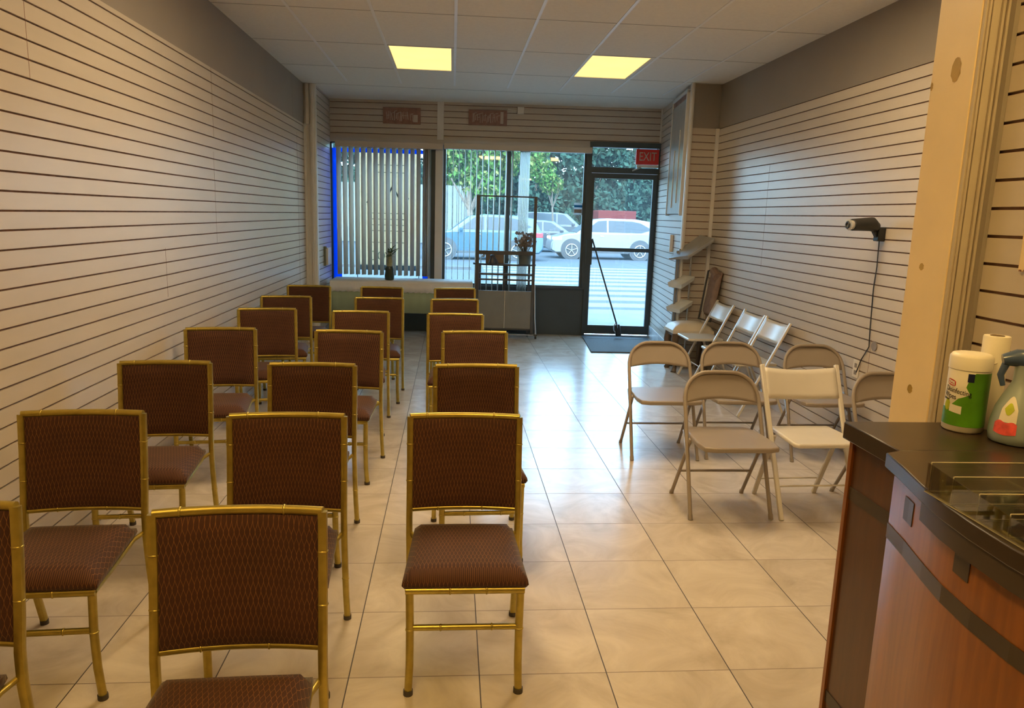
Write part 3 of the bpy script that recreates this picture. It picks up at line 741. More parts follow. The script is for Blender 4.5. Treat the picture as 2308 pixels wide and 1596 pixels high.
# ------------------------------------------------------------------ banquet chairs
def post(y_, z_): return y_, z_
PROF = [(0, .845), (-.012, .70), (-.03, .56), (-.045, .47), (-.046, .38), (-.03, .25), (-.005, .12), (.028, .012)]
def ring(b, p, d, r):
    p = Vector(p); d = Vector(d).normalized()
    b.tube([p-d*.0035, p-d*.0012, p+d*.0012, p+d*.0035], [r, r+.0022, r+.0022, r], 10)
def py(z):
    for (y0, z0), (y1, z1) in zip(PROF, PROF[1:]):
        if z1 <= z <= z0: return y0+(y1-y0)*(z0-z)/(z0-z1)
    return 0
def make_banquet():
    t = thing('banquet_chair', 'x', 'chair')
    bowf = lambda x: .022*(1-(x/.21)**2)
    # seat cushion
    b = MB()
    rows = []
    def seatpt(u, v, top):
        y = -.075-.42*v; w = .186+.02*v; x = -w+2*w*u
        return x, y
    n = 14
    def cush(u, v):
        x, y = seatpt(u, v, 1); ex = min(u, 1-u)*2; ey = min(v, 1-v)*2
        r = min(1, (min(ex*3.2, ey*3.2))); z = .425+.035*math.sqrt(max(0, 1-(1-r)**2))+.008*math.sin(PI*u)*math.sin(PI*v)
        return (x, y, z)
    b.grid(cush, n, n)
    base = len(b.v); m = n+1
    edge = [i for i in range(m)]+[j*m+n for j in range(1, m)]+[n*m+i for i in range(n-1, -1, -1)]+[j*m for j in range(n-1, 0, -1)]
    cxx, cyy = 0, -.285
    low = [((b.v[i][0]-cxx)*1.01, cyy+(b.v[i][1]-cyy)*1.01, .412) for i in edge]
    bot = [((b.v[i][0]-cxx)*.97, cyy+(b.v[i][1]-cyy)*.97, .398) for i in edge]
    k = len(edge); b.v += low+bot
    for i in range(k):
        j = (i+1) % k
        b.f += [(edge[i], edge[j], base+j, base+i), (base+i, base+j, base+k+j, base+k+i)]; b.m += [0, 0]
    b.f.append(tuple(base+k+i for i in range(k))); b.m.append(0)
    b.build('seat', M['fab'], t, smooth=60)
    # backrest pad
    b = MB(); 
    def pad(side):
        def g(u, v):
            x = -.1965+.393*u; z = .496+.339*v; e = min(min(u, 1-u)*9, min(v, 1-v)*9, 1)
            th = .008+.010*math.sqrt(max(0, 1-(1-e)**2))
            return (x, py(z)+bowf(x)+side*th, z)
        return g
    b.grid(pad(-1), 14, 12); b.grid(pad(1), 14, 12)
    m = 15; N1 = 15*13
    ed = [i for i in range(15)]+[j*15+14 for j in range(1, 13)]+[12*15+i for i in range(13, -1, -1)]+[j*15 for j in range(11, 0, -1)]
    for i in range(len(ed)):
        a, c_ = ed[i], ed[(i+1) % len(ed)]; b.f.append((a, c_, N1+c_, N1+a)); b.m.append(0)
    b.build('backrest', M['fab'], t, smooth=60)
    # rails of the back
    for z, nm in ((.845, 'top_rail'), (.488, 'bottom_rail')):
        b = MB(); n = 14; q = .209 if z > .8 else .200
        b.tube([(-q+2*q*i/n, py(z)+bowf(-q+2*q*i/n), z) for i in range(n+1)], .0125 if z > .8 else .009, 10)
        for x in ((-.145, .11) if z > .8 else (-.10, .07)): ring(b, (x, py(z)+bowf(x), z), (1, 0, 0), .0125 if z > .8 else .009)
        b.build(nm, M['gold'], t, smooth=50)
    for sx in (-1, 1):
        b = MB(); b.tube([(sx*.208, y, z) for y, z in PROF], .0125, 12, sq=.55)
        for z in (.74, .6, .2): ring(b, (sx*.208, py(z), z), (0, .05, 1), .0125)
        g = b.build('leg', M['gold'], t, smooth=50)
        b = MB(); b.tube([(sx*.208, .028, .0), (sx*.208, .027, .018)], .0155, 12); b.build('foot_cap', M['foot'], g)
        b = MB(); b.tube([(sx*.183, -.478, .398), (sx*.181, -.483, .25), (sx*.182, -.478, .12), (sx*.187, -.468, .012)], .0135, 12)
        ring(b, (sx*.181, -.483, .25), (0, 0, 1), .0135)
        g = b.build('leg', M['gold'], t, smooth=50)
        b = MB(); b.tube([(sx*.187, -.468, 0), (sx*.187, -.469, .018)], .0165, 12); b.build('foot_cap', M['foot'], g)
    b = MB(); n = 10
    b.tube([(-.196, -.483, .388), (.196, -.483, .388)], .0125, 10)
    b.tube([(-.17, -.08, .388), (.17, -.08, .388)], .009, 8)
    for sx in (-1, 1):
        b.tube([(sx*.19, -.48, .388), (sx*.183, -.28, .384), (sx*.18, -.10, .390), (sx*.2, -.045, .395)], .009, 8)
    for x in (-.05, .07): ring(b, (x, -.483, .388), (1, 0, 0), .0125)
    b.build('seat_frame', M['gold'], t, smooth=50)
    b = MB(); b.tube([(-.182, -.482, .255), (.182, -.482, .255)], .0105, 10)
    for x in (-.08, .09): ring(b, (x, -.482, .255), (1, 0, 0), .0105)
    b.build('stretcher', M['gold'], t, smooth=50)
    return t
chairs = {
 'L0': (-1.30, 1.86, 3.0), 'L1': (-1.34, 2.75, 3.6), 'L2': (-1.39, 3.687, 4.1), 'L3': (-1.448, 4.77, 6.6), 'L4': (-1.40, 5.775, 9.0), 'L5': (-1.442, 6.633, 6.3), 'L6': (-1.427, 7.612, 1.5),
 'M0': (-.529, 1.824, 2.2), 'M1': (-.602, 2.735, 1.7), 'M2': (-.682, 3.686, -.5), 'M3': (-.645, 4.75, -3.1), 'M4': (-.686, 5.723, 1.8), 'M5': (-.636, 6.662, 1.4), 'M6': (-.70, 7.616, -4.5),
 'R1': (.061, 2.748, 0), 'R2': (.134, 3.708, 2.3), 'R3': (.158, 4.812, 3.9), 'R4': (.036, 5.672, 1.4), 'R5': (.033, 6.662, 5.8), 'R6': (.039, 7.665, 11)}
ordn = ['nearest', 'second', 'third', 'fourth', 'fifth', 'sixth', 'farthest']
names = {}
for k in chairs:
    i = int(k[1]); colm = {'L': 'left column by the slatted wall', 'M': 'middle column', 'R': 'column by the open aisle'}[k[0]]
    if k[0] == 'R': names[k] = ('gold framed brown chair, %s from the camera in the %s' % (ordn[i-1] if i < 6 else 'farthest', colm))
    else: names[k] = ('gold framed brown chair, %s from the camera in the %s' % (ordn[i], colm))
names['L0'] = 'gold framed brown patterned chair cut off by the left edge of the photo'
names['L1'] = 'gold framed brown patterned chair by the left wall, nearest one there seen whole'
proto = make_banquet(); first = True
for k, (x, y, a) in chairs.items():
    if first: proto.location = (x, y, 0); proto.rotation_euler = (0, 0, A(a)); proto['label'] = names[k]; proto['group'] = 'gold framed banquet chairs in three columns'; first = False
    else: dup(proto, (x, y, 0), A(a), names[k], 'gold framed banquet chairs in three columns')

# ------------------------------------------------------------------ beige folding chairs
def make_folding():
    t = thing('folding_chair', 'x', 'folding chair')
    P0 = Vector((0, -.345, 0)); P1 = Vector((0, 0, .765)); L_ = (P1-P0).length
    def fp(s, x): q = P0+(P1-P0)*s; return Vector((x, q.y, q.z))
    b = MB(); pts = []
    wb, wt, r = .227, .213, .15
    for s in (0.01, .25, .5, .75, (L_-r-.01)/L_): pts.append(fp(s, -(wb+(wt-wb)*s)))
    for i in range(1, 9):
        a = PI/2*i/9; pts.append(fp((L_-r-.01+r*math.sin(a))/L_, -(wt-r+r*math.cos(a))))
    pts += [fp((L_-.01)/L_, -.03)]
    allp = pts+[Vector((-p.x, p.y, p.z)) for p in reversed(pts)]
    b.tube(allp, .0115, 10); b.build('front_frame', M['beige'], t, smooth=60)
    for sx in (-1, 1):
        b = MB(); b.tube([fp(.0, sx*wb), fp(.035, sx*wb)], .0135, 10); b.build('foot_cap', M['beige'], t)
    # back panel
    b = MB(); n = 20
    def pan(u, v):
        x = -.204+.408*u; top = L_-.012
        ax_ = abs(x); tp = top if ax_ < wt-r else top-r+math.sqrt(max(0, r*r-(ax_-(wt-r))**2))
        bt = L_*.775+.020*math.cos(x/.204*PI/2)
        s = (bt+(tp-bt)*v)/L_; q = fp(s, x); q.y += .016*(1-(x/.21)**2); return q
    b.grid(pan, n, 8); b.build('backrest', M['beige'], t, solid=.004, smooth=60)
    # seat
    b = MB(); poly = [(-.175, -.015), (.175, -.015), (.205, -.12), (.218, -.33), (.205, -.415), (.15, -.435), (-.15, -.435), (-.205, -.415), (-.218, -.33), (-.205, -.12)]
    poly = [(x, y-.0) for x, y in poly]
    zt = lambda y: .432+.02*(-(y+.22))*0
    b.prism(poly, .408, .436); b.build('seat', M['beige'], t, bevel=.008, seg=3, smooth=60)
    # rear frame
    for sx in (-1, 1):
        b = MB(); b.tube([(sx*.215, .05, .01), (sx*.212, -.10, .25), (sx*.21, -.20, .415)], .0105, 10); g = b.build('leg', M['beige'], t, smooth=60)
        b = MB(); b.tube([(sx*.2155, .055, 0), (sx*.215, .047, .022)], .013, 10); b.build('foot_cap', M['beige'], g)
        b = MB(); b.bar((sx*.222, -.19, .30), (sx*.222, -.10, .44), .003, .02); b.build('hinge_bracket', M['chrome'], t)
    b = MB(); b.tube([(-.214, -.055, .18), (.214, -.055, .18)], .007, 8); b.build('cross_bar', M['beige'], t)
    return t
fc = make_folding(); G2 = 'beige metal folding chairs on the right'
fold = [(1.548, 4.075, 0, 'beige metal folding chair in front, left of the white chair'),
        (1.462, 5.07, 0, 'beige metal folding chair farthest left, beside the open aisle'),
        (1.99, 5.10, 0, 'beige metal folding chair in the second row, between the aisle chair and the wall chair'),
        (2.575, 5.05, 0, 'beige metal folding chair against the right wall, directly behind the white chair'),
        (2.56, 4.10, 0, 'beige metal folding chair partly hidden by the cream door post')]
for i, (x, y, a, l) in enumerate(fold):
    if i == 0: fc.location = (x, y, 0); fc['label'] = l; fc['group'] = G2
    else: dup(fc, (x, y, 0), A(a), l, G2)

# ------------------------------------------------------------------ ivory flat-frame folding chairs
def make_ivory():
    t = thing('ivory_folding_chair', 'x', 'folding chair')
    fy = -.38
    for sx in (-1, 1):
        b = MB(); b.bar((sx*.215, fy, 0), (sx*.228, 0, .80), .026, .02, up=(0, 1, 0)); b.build('leg', M['ivory'], t, bevel=.005)
        b = MB(); b.bar((sx*.19, .03, 0), (sx*.195, -.16, .42), .026, .018, up=(0, 1, 0)); b.build('leg', M['ivory'], t, bevel=.005)
    b = MB()
    def pan(u, v):
        x = -.218+.436*u; z = .62+.165*v-.018*math.sin(PI*u)*v+.012*math.sin(PI*u)*(1-v)*0-.01*(1-v)*math.sin(PI*u)
        return (x, (z/.80)*.38-.38+.028*math.sin(PI*u)-.004, z)
    b.grid(pan, 18, 6); b.build('backrest', M['ivory'], t, solid=.012, smooth=50)
    b = MB(); b.prism([(-.178, -.06), (.178, -.06), (.19, -.25), (.20, -.40), (.18, -.425), (-.18, -.425), (-.20, -.40), (-.19, -.25)], .425, .45); b.build('seat', M['ivory'], t, bevel=.01, seg=3)
    b = MB(); b.tube([(-.215, -.30, .17), (.215, -.30, .17)], .005, 8); b.build('stretcher', M['ivory'], t)
    b = MB(); b.tube([(-.19, -.01, .11), (.19, -.01, .11)], .005, 8); b.build('stretcher', M['ivory'], t)
    return t
ic = make_ivory(); G3 = 'ivory folding chairs'
iv = [(2.030, 4.10, 2, 'ivory folding chair in the front row among the beige folding chairs'),
      (2.79, 7.33, -90, 'ivory folding chair beside the cream stool, back to the right wall'),
      (2.79, 6.58, -90, 'ivory folding chair in the middle of the three along the right wall'),
      (2.79, 6.08, -90, 'ivory folding chair nearest the camera of the three along the right wall')]
for i, (x, y, a, l) in enumerate(iv):
    if i == 0: ic.location = (x, y, 0); ic.rotation_euler = (0, 0, A(a)); ic['label'] = l; ic['group'] = G3
    else: dup(ic, (x, y, 0), A(a), l, G3)

# ------------------------------------------------------------------ cream stool with curved legs
st = thing('upholstered_stool', 'low stool with a domed cream cushion and curved brown legs beside the brochure stand', 'stool', (2.575, 7.79, 0)); st.scale = (1.06, 1, 1.07)
b = MB()
def cu(u, v):
    x = -.21+.42*u; y = -.17+.34*v; e = min(min(u, 1-u)*3.2, min(v, 1-v)*3.2, 1)
    return (x, y, .425+.062*math.sqrt(max(0, 1-(1-e)**2))+.02*math.sin(PI*u)*math.sin(PI*v))
b.grid(cu, 14, 18); b.box(-.21, .21, -.17, .17, .395, .427); b.build('cushion', M['vinyl'], st, smooth=70)
b = MB(); b.box(-.19, .19, -.15, .15, .36, .397); b.build('apron', M['walnut'], st, bevel=.006)
for sx in (-1, 1):
    for sy in (-1, 1):
        b = MB(); b.tube([(sx*.165, sy*.125, .39), (sx*.18, sy*.135, .3), (sx*.165, sy*.125, .15), (sx*.155, sy*.115, .05), (sx*.17, sy*.13, .0)], [.042, .037, .026, .02, .03], 10); g = b.build('leg', M['walnut'], st, smooth=60)
# ------------------------------------------------------------------ brochure stand
bs = thing('brochure_stand', 'silver literature stand with a sloping grey top in the right corner', 'display stand', (2.52, 8.62, 0), A(-8))
bs.location = (2.60, 8.02, 0)
bs.rotation_euler = (0, 0, 0)
b = MB()
for x, y in ((-.10, .04), (.02, .0)): b.tube([(x, y, .02), (x, y, 1.30)], .011, 8)
b.build('pole', M['chrome'], bs)
b = MB(); b.box(-.14, -.115, .02, .05, .02, 1.28); b.build('column', M['greyp'], bs, bevel=.003)
b = MB(); b.add([(-.22, .05, 1.20), (-.08, -.2, 1.24), (.20, -.18, 1.43), (.12, .06, 1.46), (-.22, .05, 1.175), (-.08, -.2, 1.20), (.20, -.18, 1.39), (.12, .06, 1.42)], [(0, 1, 2, 3), (7, 6, 5, 4), (0, 4, 5, 1), (1, 5, 6, 2), (2, 6, 7, 3), (3, 7, 4, 0)])
b.build('sloping_top', mat('brushed_grey_metal', (.42, .43, .44), .35, metal=.5, var=.08), bs, bevel=.004)
for z in (.93, .66):
    b = MB(); b.add([(-.22, .04, z), (-.10, -.1, z-.01), (.06, -.06, z+.08), (-.04, .05, z+.09), (-.20, .04, z-.05), (-.09, -.08, z-.06), (.05, -.05, z+.03), (-.04, .05, z+.04)], [(0, 1, 2, 3), (7, 6, 5, 4), (0, 4, 5, 1), (1, 5, 6, 2), (2, 6, 7, 3), (3, 7, 4, 0)])
    b.build('brochure_tray', mat('clear_white_tray', (.62, .64, .62), .25, var=.1), bs, bevel=.004)
b = MB(); b.box(-.17, .12, -.03, .04, 0, .025); b.build('base', M['greyp'], bs, bevel=.006)
# small white post card on the entry wall above the stand
cd = thing('card_holder', 'narrow white holder on the slats left of the sloping stand top', 'holder'); cd.matrix_world = TC @ Matrix.Translation((1.4, -.03, 1.34))
b = MB(); b.box(-.02, .02, -.01, .028, -.1, .1); b.build('body', M['plate'], cd, bevel=.004)
# folded brown padded chair leaning on the right wall
fcx = thing('folded_padded_chair', 'folded brown padded chair hung on the right wall above the stool', 'folded chair', (2.775, 7.72, 0))
b = MB(); b.tube([(-.07, .16, .55), (-.03, .16, .85), (.0, .16, 1.08), (.04, .10, 1.1), (.06, -.06, 1.08)], .010, 8); b.tube([(-.03, -.1, .56), (.05, -.12, 1.05)], .010, 8)
b.tube([(-.07, .16, .56), (-.03, -.1, .56)], .008, 8); b.build('tube_frame', M['darkm'], fcx)
b = MB(); 
def cp(u, v):
    y = -.14+.24*u; z = .62+.46*v; e = min(min(u, 1-u)*5, min(v, 1-v)*7, 1)
    return (-.02+.07*v-.035*math.sqrt(max(0, 1-(1-e)**2)), y, z)
b.grid(cp, 8, 12); b.build('pad', M['brownf'], fcx, solid=.03, smooth=60)
b = MB(); b.tube([(.0, -.13, 1.03), (.01, .02, 1.09)], .045, 10); b.build('headrest', M['brownf'], fcx)

# ------------------------------------------------------------------ spotlight, cord, outlet on right wall
sp = thing('wall_spotlight', 'small black spotlight with a clear front on the right slatted wall', 'spotlight', (XR, 4.76, 1.60))
b = MB(); b.tube([(-.06, .0, .0), (-.10, -.02, .02), (-.25, -.055, .012)], [.036, .046, .038], 14); b.build('lamp_body', M['black'], sp, smooth=50)
b = MB(); b.tube([(-.25, -.055, .012), (-.275, -.06, .010)], [.030, .034], 14); b.build('lens_ring', M['lens'], sp)
b = MB(); b.box(-.05, -.001, -.03, .03, -.09, .0); b.bar((-.04, 0, -.06), (-.09, -.01, .01), .03, .03); b.build('bracket', M['black'], sp, bevel=.005)
b = MB(); b.tube([(-.285, -.062+.02*math.cos(a), .01+.02*math.sin(a)) for a in [2*PI*i/12 for i in range(12)]], .006, 6, closed=True); b.build('inner_reflector', M['ink'], sp)
b = MB(); b.tube([(XR-.02, 4.765, 1.515), (XR-.008, 4.775, 1.34), (XR-.006, 4.79, 1.2), (XR-.008, 4.77, .93), (XR-.006, 4.76, .80), (XR-.008, 4.83, .70), (XR-.012, 4.87, .60)], .0035, 6)
tag(b.build('power_cord', M['black']), 'thin black cord hanging from the spotlight down the right wall', 'cord')
ol = thing('wall_outlet', 'white outlet plate low on the right wall below the spotlight cord', 'outlet', (XR, 4.89, .62))
b = MB(); b.box(-.008, -.0005, -.038, .038, -.062, .062); b.build('plate', M['plate'], ol, bevel=.003)
b = MB(); b.box(-.0095, -.0075, -.015, .015, -.04, -.01); b.box(-.0095, -.0075, -.015, .015, .01, .04); b.build('sockets', M['knob'], ol)
kn = thing('round_cable_cap', 'round grey cap on the right slatted wall beside the black cord', 'cap', (XR-.0005, 4.70, .815))
b = MB(); b.tube([(0, 0, 0), (-.008, 0, 0)], .032, 20); b.build('cap', M['knob'], kn)
# thermostat-like ribbed plate on the near right wall
tm = thing('perforated_wall_plate', 'cream perforated plate on the near right slatted wall at the photo edge', 'wall plate', (1.5, 1.83, 1.575))
b = MB(); b.box(-.012, -.0005, -.09, .025, -.075, .075); b.build('plate', M['cream'], tm, bevel=.003)
b = MB()
for y in (.015, 0, -.015, -.03, -.045, -.06):
    for z in (-.074, .070): b.box(-.014, -.0118, y-.0035, y+.0035, z, z+.005)
b.box(-.014, -.0118, -.08, -.01, .045, .049); b.build('notches', M['groove'], tm, smooth=0)
b = MB(); b.lathe([(.02, 0), (.024, .008), (.012, .014)], 16, (0, 0, 0)); k_ = b.build('knob', M['cream'], tm); k_.rotation_euler = (0, -PI/2, 0); k_.location = (-.012, -.035, -.03)

# ------------------------------------------------------------------ reception counter
CT = 1.10
def inset(poly, d):
    out = []; n = len(poly)
    for i in range(n):
        p0, p1, p2 = Vector(poly[i-1]), Vector(poly[i]), Vector(poly[(i+1) % n])
        a = (p1-p0).normalized(); c_ = (p2-p1).normalized(); na = Vector((-a.y, a.x)); nc = Vector((-c_.y, c_.x)); m = (na+nc)
        m = m.normalized()*(d/max(.3, m.normalized().dot(na))); out.append((p1.x+m.x, p1.y+m.y))
    return out
cn = thing('reception_counter', 'curved cherry wood reception counter with dark top and inlaid bands', 'counter')
curve = [(.994, 1.55), (.973, 1.453), (.945, 1.346), (.925, 1.255), (.915, 1.16), (.912, 1.06), (.920, .95), (.94, .84), (.97, .73), (1.01, .60), (1.06, .48)]
top1 = [(1.034, 1.567), (1.034, 1.81), (1.495, 1.78), (1.495, 1.567)]
b = MB(); b.prism([(1.034, 1.565), (1.495, 1.565), (1.495, 1.81), (1.034, 1.81)], CT-.045, CT)
b.prism(curve[::-1]+[(1.034, 1.5655), (1.495, 1.5655), (1.495, .48)], CT-.034, CT)
b.build('countertop', M['lam'], cn, bevel=.003)
# deeper dark lip under the curved part
lip = curve[2:]
b = MB(); b.prism([(x+.006, y) for x, y in lip][::-1]+[(1.2, 1.346), (1.49, 1.346), (1.49, .48)], CT-.075, CT-.034); b.build('lip', M['band'], cn)
# bodies
bodyc = [(x+.020, y-.01) for x, y in curve]
b = MB(); b.prism([(1.058, 1.545), (1.49, 1.545), (1.49, 1.795), (1.058, 1.795)], 0, CT-.045); b.build('end_cabinet', M['cherry2'], cn, bevel=.003)
b = MB(); b.prism(bodyc[::-1]+[(1.02, 1.544), (1.49, 1.544), (1.49, .48)], 0, CT-.036); b.build('front_panel', M['cherry'], cn, bevel=.002, smooth=50)
def ribbon(path, z0, z1, off, m, name, zz=None):
    b = MB(); n = len(path); vs = []
    for i, (x, y) in enumerate(path): vs += [(x-off, y, z0), (x-off, y, z1)]
    b.add(vs, [(2*i, 2*i+2, 2*i+3, 2*i+1) for i in range(n-1)]); return b.build(name, m, cn, solid=.0012, smooth=0)
ribbon(bodyc, .90, .935, .0012, M['band'], 'inlay_band')
ribbon(bodyc, .30, .335, .0012, M['band'], 'inlay_band')
b = MB(); b.box(1.0555, 1.0585, 1.55, 1.793, .895, .93); b.build('inlay_band', M['band'], cn, smooth=0)
b = MB(); b.box(1.0555, 1.0585, 1.55, 1.793, .30, .335); b.build('inlay_band', M['band'], cn, smooth=0)
b = MB(); b.box(1.051, 1.0585, 1.785, 1.80, 0, CT-.045); b.build('edge_strip', M['cherry'], cn, smooth=0)
def onc(y):
    for (x0, y0), (x1, y1) in zip(bodyc, bodyc[1:]):
        if y1 <= y <= y0: t = (y0-y)/(y0-y1); return x0+(x1-x0)*t
for yc in (1.44, 1.195, .93):
    ribbon([(onc(yc+.024), yc+.024), (onc(yc), yc), (onc(yc-.024), yc-.024)], .978, 1.03, .0012, M['band'], 'inlay_square')

# wipes canister
R = .047
cx, cy = 1.312, 1.742
wc_ = thing('wipes_canister', 'white tub of disinfecting wipes with a green label on the counter', 'canister', (cx, cy, CT), 0); wc_.scale = (1, 1, 1.05)
b = MB(); b.lathe([(R-.004, 0), (R, .004), (R, .150), (R-.001, .152)], 48); b.build('tub', M['wipes'], wc_, smooth=50)
b = MB(); b.lathe([(R-.002, .150), (R+.0015, .1525), (R+.0015, .182), (R-.004, .189), (R-.012, .191), (.004, .193)], 48); b.build('lid', M['wipes'], wc_, smooth=50)
def patch(name, m, fn, R_, par, n=40, mz=16):
    """fn(t)->(z0,z1) over angle a0..a1"""
    a0, a1, g = fn; b = MB(); vs = []
    for i in range(n+1):
        t = i/n; a = a0+(a1-a0)*t; z0, z1 = g(t)
        for j in range(mz+1):
            z = z0+(z1-z0)*j/mz; rr = R_(z) if callable(R_) else R_; vs.append((rr*math.cos(a), rr*math.sin(a), z))
    k = mz+1
    b.add(vs, [(i*k+j, (i+1)*k+j, (i+1)*k+j+1, i*k+j+1) for i in range(n) for j in range(mz)]); return b.build(name, m, par, smooth=60)
# direction towards the camera
ca = math.atan2(0-cy, 0-cx)
def gshape(t):
    # white area to the left (label start), green sweeping up to the right
    lo = .016
    if t < .47: hi = .055+.010*t/.47+ (.036*max(0, (t-.2)/.27)**1.5)
    elif t < .60: hi = .10+(.148-.10)*((t-.47)/.13)**.5
    else: hi = .148
    return (lo, hi)
patch('green_label', M['wgreen'], (ca-A(88), ca+A(88), gshape), R+.0006, wc_)
patch('leaf_print', M['ygreen'], (ca-A(66), ca-A(40), lambda t: (.062-.012*math.sin(PI*t), .062+.018*math.sin(PI*t))), R+.001, wc_, 12, 4)
patch('white_box_print', M['wipes'], (ca-A(44), ca-A(8), lambda t: (.050-.004*t, .068-.003*t)), R+.0011, wc_, 8, 2)
patch('white_tongue_print', M['wipes'], (ca-A(50), ca+A(9), lambda t: (.076+.020*t**1.5, .104+.016*t-.024*max(0, t-.75)*4)), R+.0009, wc_, 14, 3)
patch('navy_square', M['navy'], (ca-A(2), ca+A(15), lambda t: (.126, .146)), R+.0011, wc_, 6, 2)
patch('brand_badge', M['redink'], (ca-A(62), ca-A(33), lambda t: (.114-.004*t+.003*abs(2*t-1)**4, .129-.004*t-.003*abs(2*t-1)**4)), R+.001, wc_, 12, 3)
patch('brand_badge_inner', M['wipes'], (ca-A(59), ca-A(36), lambda t: (.1165-.004*t, .1265-.004*t)), R+.0014, wc_, 8, 2)
text('title_text', 'Disinfecting', .0175, M['ink'], wc_, None, None, .0002, .80, bend=(R+.0012, ca-A(26), .1005, -.12))
text('title_text', 'Wipes', .0175, M['ink'], wc_, None, None, .0002, .80, bend=(R+.0012, ca-A(48), .0875, -.12))
text('small_text', 'Lemon', .009, M['ink'], wc_, None, None, .0002, .8, bend=(R+.0012, ca-A(60), .079, -.1))
patch('brand_badge_stroke', M['redink'], (ca-A(56), ca-A(39), lambda t: (.1195-.004*t+.0012*math.sin(12*t), .1215-.004*t+.0012*math.sin(12*t))), R+.0017, wc_, 14, 1)
# paper roll
pr_ = thing('paper_towel_roll', 'white paper roll standing behind the wipes tub on the counter', 'paper roll', (1.392, 1.768, CT)); pr_.scale = (.80, .80, 1.07)
b = MB(); b.lathe([(.038, 0), (.0385, .003), (.0385, .222), (.037, .225), (.021, .225)], 40, cap=False); b.build('paper', M['paper'], pr_, smooth=50)
b = MB(); b.lathe([(.021, .226), (.020, .226), (.020, .0), (.021, .0)], 32, cap=False); b.build('core', M['card'], pr_, smooth=50)
b = MB(); b.grid(lambda u, v: (.0392*math.cos(ca+A(-55+70*u)), .0392*math.sin(ca+A(-55+70*u)), .150+.012*u+.003*v), 10, 1); b.build('loose_edge', M['wipes'], pr_, solid=.001)
# spray bottle
sx_, sy_ = 1.374, 1.637
sbt = thing('spray_bottle', 'grey blue freshener spray bottle with pink label at the right edge of the counter', 'spray bottle', (sx_, sy_, CT)); sbt.scale = (1.12, 1.12, 1.12)
bprof = [(.046, 0), (.052, .004), (.0535, .02), (.052, .045), (.046, .075), (.036, .10), (.026, .122), (.021, .135), (.0205, .165), (.0205, .17)]
def br_(z):
    for (r0, z0), (r1, z1) in zip(bprof, bprof[1:]):
        if z0 <= z <= z1: return r0+(r1-r0)*(z-z0)/(z1-z0)+.0006
    return .05
b = MB(); b.lathe(bprof, 40); b.build('bottle', M['bottle'], sbt, smooth=60)
ca2 = math.atan2(-sy_, -sx_)
b = MB(); dirl = Vector((math.cos(ca2-A(75)), math.sin(ca2-A(75)), 0))
q0 = Vector((0, 0, .17))
b.tube([q0-dirl*-.045+Vector((0, 0, .008)), q0+dirl*.02+Vector((0, 0, .014)), q0+Vector((0, 0, .012)), q0-dirl*.03+Vector((0, 0, .004)), q0-dirl*.05-Vector((0, 0, .006))], [.012, .019, .022, .02, .012], 14); b.build('spray_head', M['trig'], sbt, smooth=60)
b = MB(); b.tube([q0+dirl*.038+Vector((0, 0, 0)), q0+dirl*.045+Vector((0, 0, -.025)), q0+dirl*.038+Vector((0, 0, -.048))], [.008, .007, .005], 10); b.build('trigger', M['trig'], sbt, smooth=60)
patch('label', M['wipes'], (ca2-A(42), ca2-A(2), lambda t: (.05-.0*t, .055+.05*math.sin(PI*(.15+.7*t)))), br_, sbt, 14, 6)
patch('pink_print', M['pink'], (ca2-A(50), ca2+A(0), lambda t: (.026-.004*math.sin(PI*t), .046+.006*math.sin(PI*t)+.003*math.sin(9*t))), lambda z: br_(z)+.0004, sbt, 14, 4)
patch('round_emblem', M['ygreen'], (ca2-A(34), ca2-A(10), lambda t: (.078-.013*math.sin(PI*t), .078+.013*math.sin(PI*t))), lambda z: br_(z)+.0007, sbt, 12, 4)

# acrylic business card holder
tr_ = thing('acrylic_card_holder', 'clear acrylic tiered card holder on the curved counter edge', 'card holder', (0, 0, CT))
b = MB(); e = MB()
def sheet(pts):
    b.add(pts, [(0, 1, 2, 3)])
    n = len(pts)
    for i in range(n): e.tube([pts[i], pts[(i+1) % n]], .0011, 4)
x0, x1 = .925, 1.14; tiers = [(1.30, .040), (1.235, .034), (1.165, .028), (1.09, .022), (1.03, .016)]
for y, h in tiers:
    xx = x0+.004
    sheet([(xx, y, .003), (x1, y-.004, .003), (x1, y-.004, h+.022), (xx, y, h+.022)])
sheet([(x0, 1.305, .002), (x0, 1.01, .002), (x1, 1.01, .002), (x1, 1.305, .002)])
b.add([(x0, 1.305, .002), (x0, 1.01, .002), (x0, 1.01, .035), (x0, 1.305, .06)], [(0, 1, 2, 3)])
b.build('acrylic_sheets', M['acry'], tr_, solid=.002, smooth=0); e.build('polished_edges', M['acedge'], tr_)
b = MB()
b.box(1.0, 1.09, 1.045, 1.08, .004, .012); b.box(1.002, 1.088, 1.048, 1.085, .0125, .016)
tag(b.build('business_cards', M['card']), 'small stack of cards inside the acrylic holder', 'cards').location = (0, 0, CT)

# ------------------------------------------------------------------ outdoors
b = MB(); b.box(-30, 40, 10.42, 13.2, -.12, -.02); struct('sidewalk', b, M['walk'], smooth=0)
b = MB(); b.add([(-60, 13.2, -.06), (80, 13.2, -.06), (80, 120, -.06), (-60, 120, -.06)], [(0, 1, 2, 3)]); struct('road', b, M['road'], smooth=0)
b = MB(); b.box(6.6, 12, 24.4, 24.7, -.06, .09); struct('curb', b, M['walk'], smooth=0)
b = MB(); b.box(-14, .6, 22.8, 23.1, -.06, .02); struct('curb', b, M['tarm'], smooth=0)

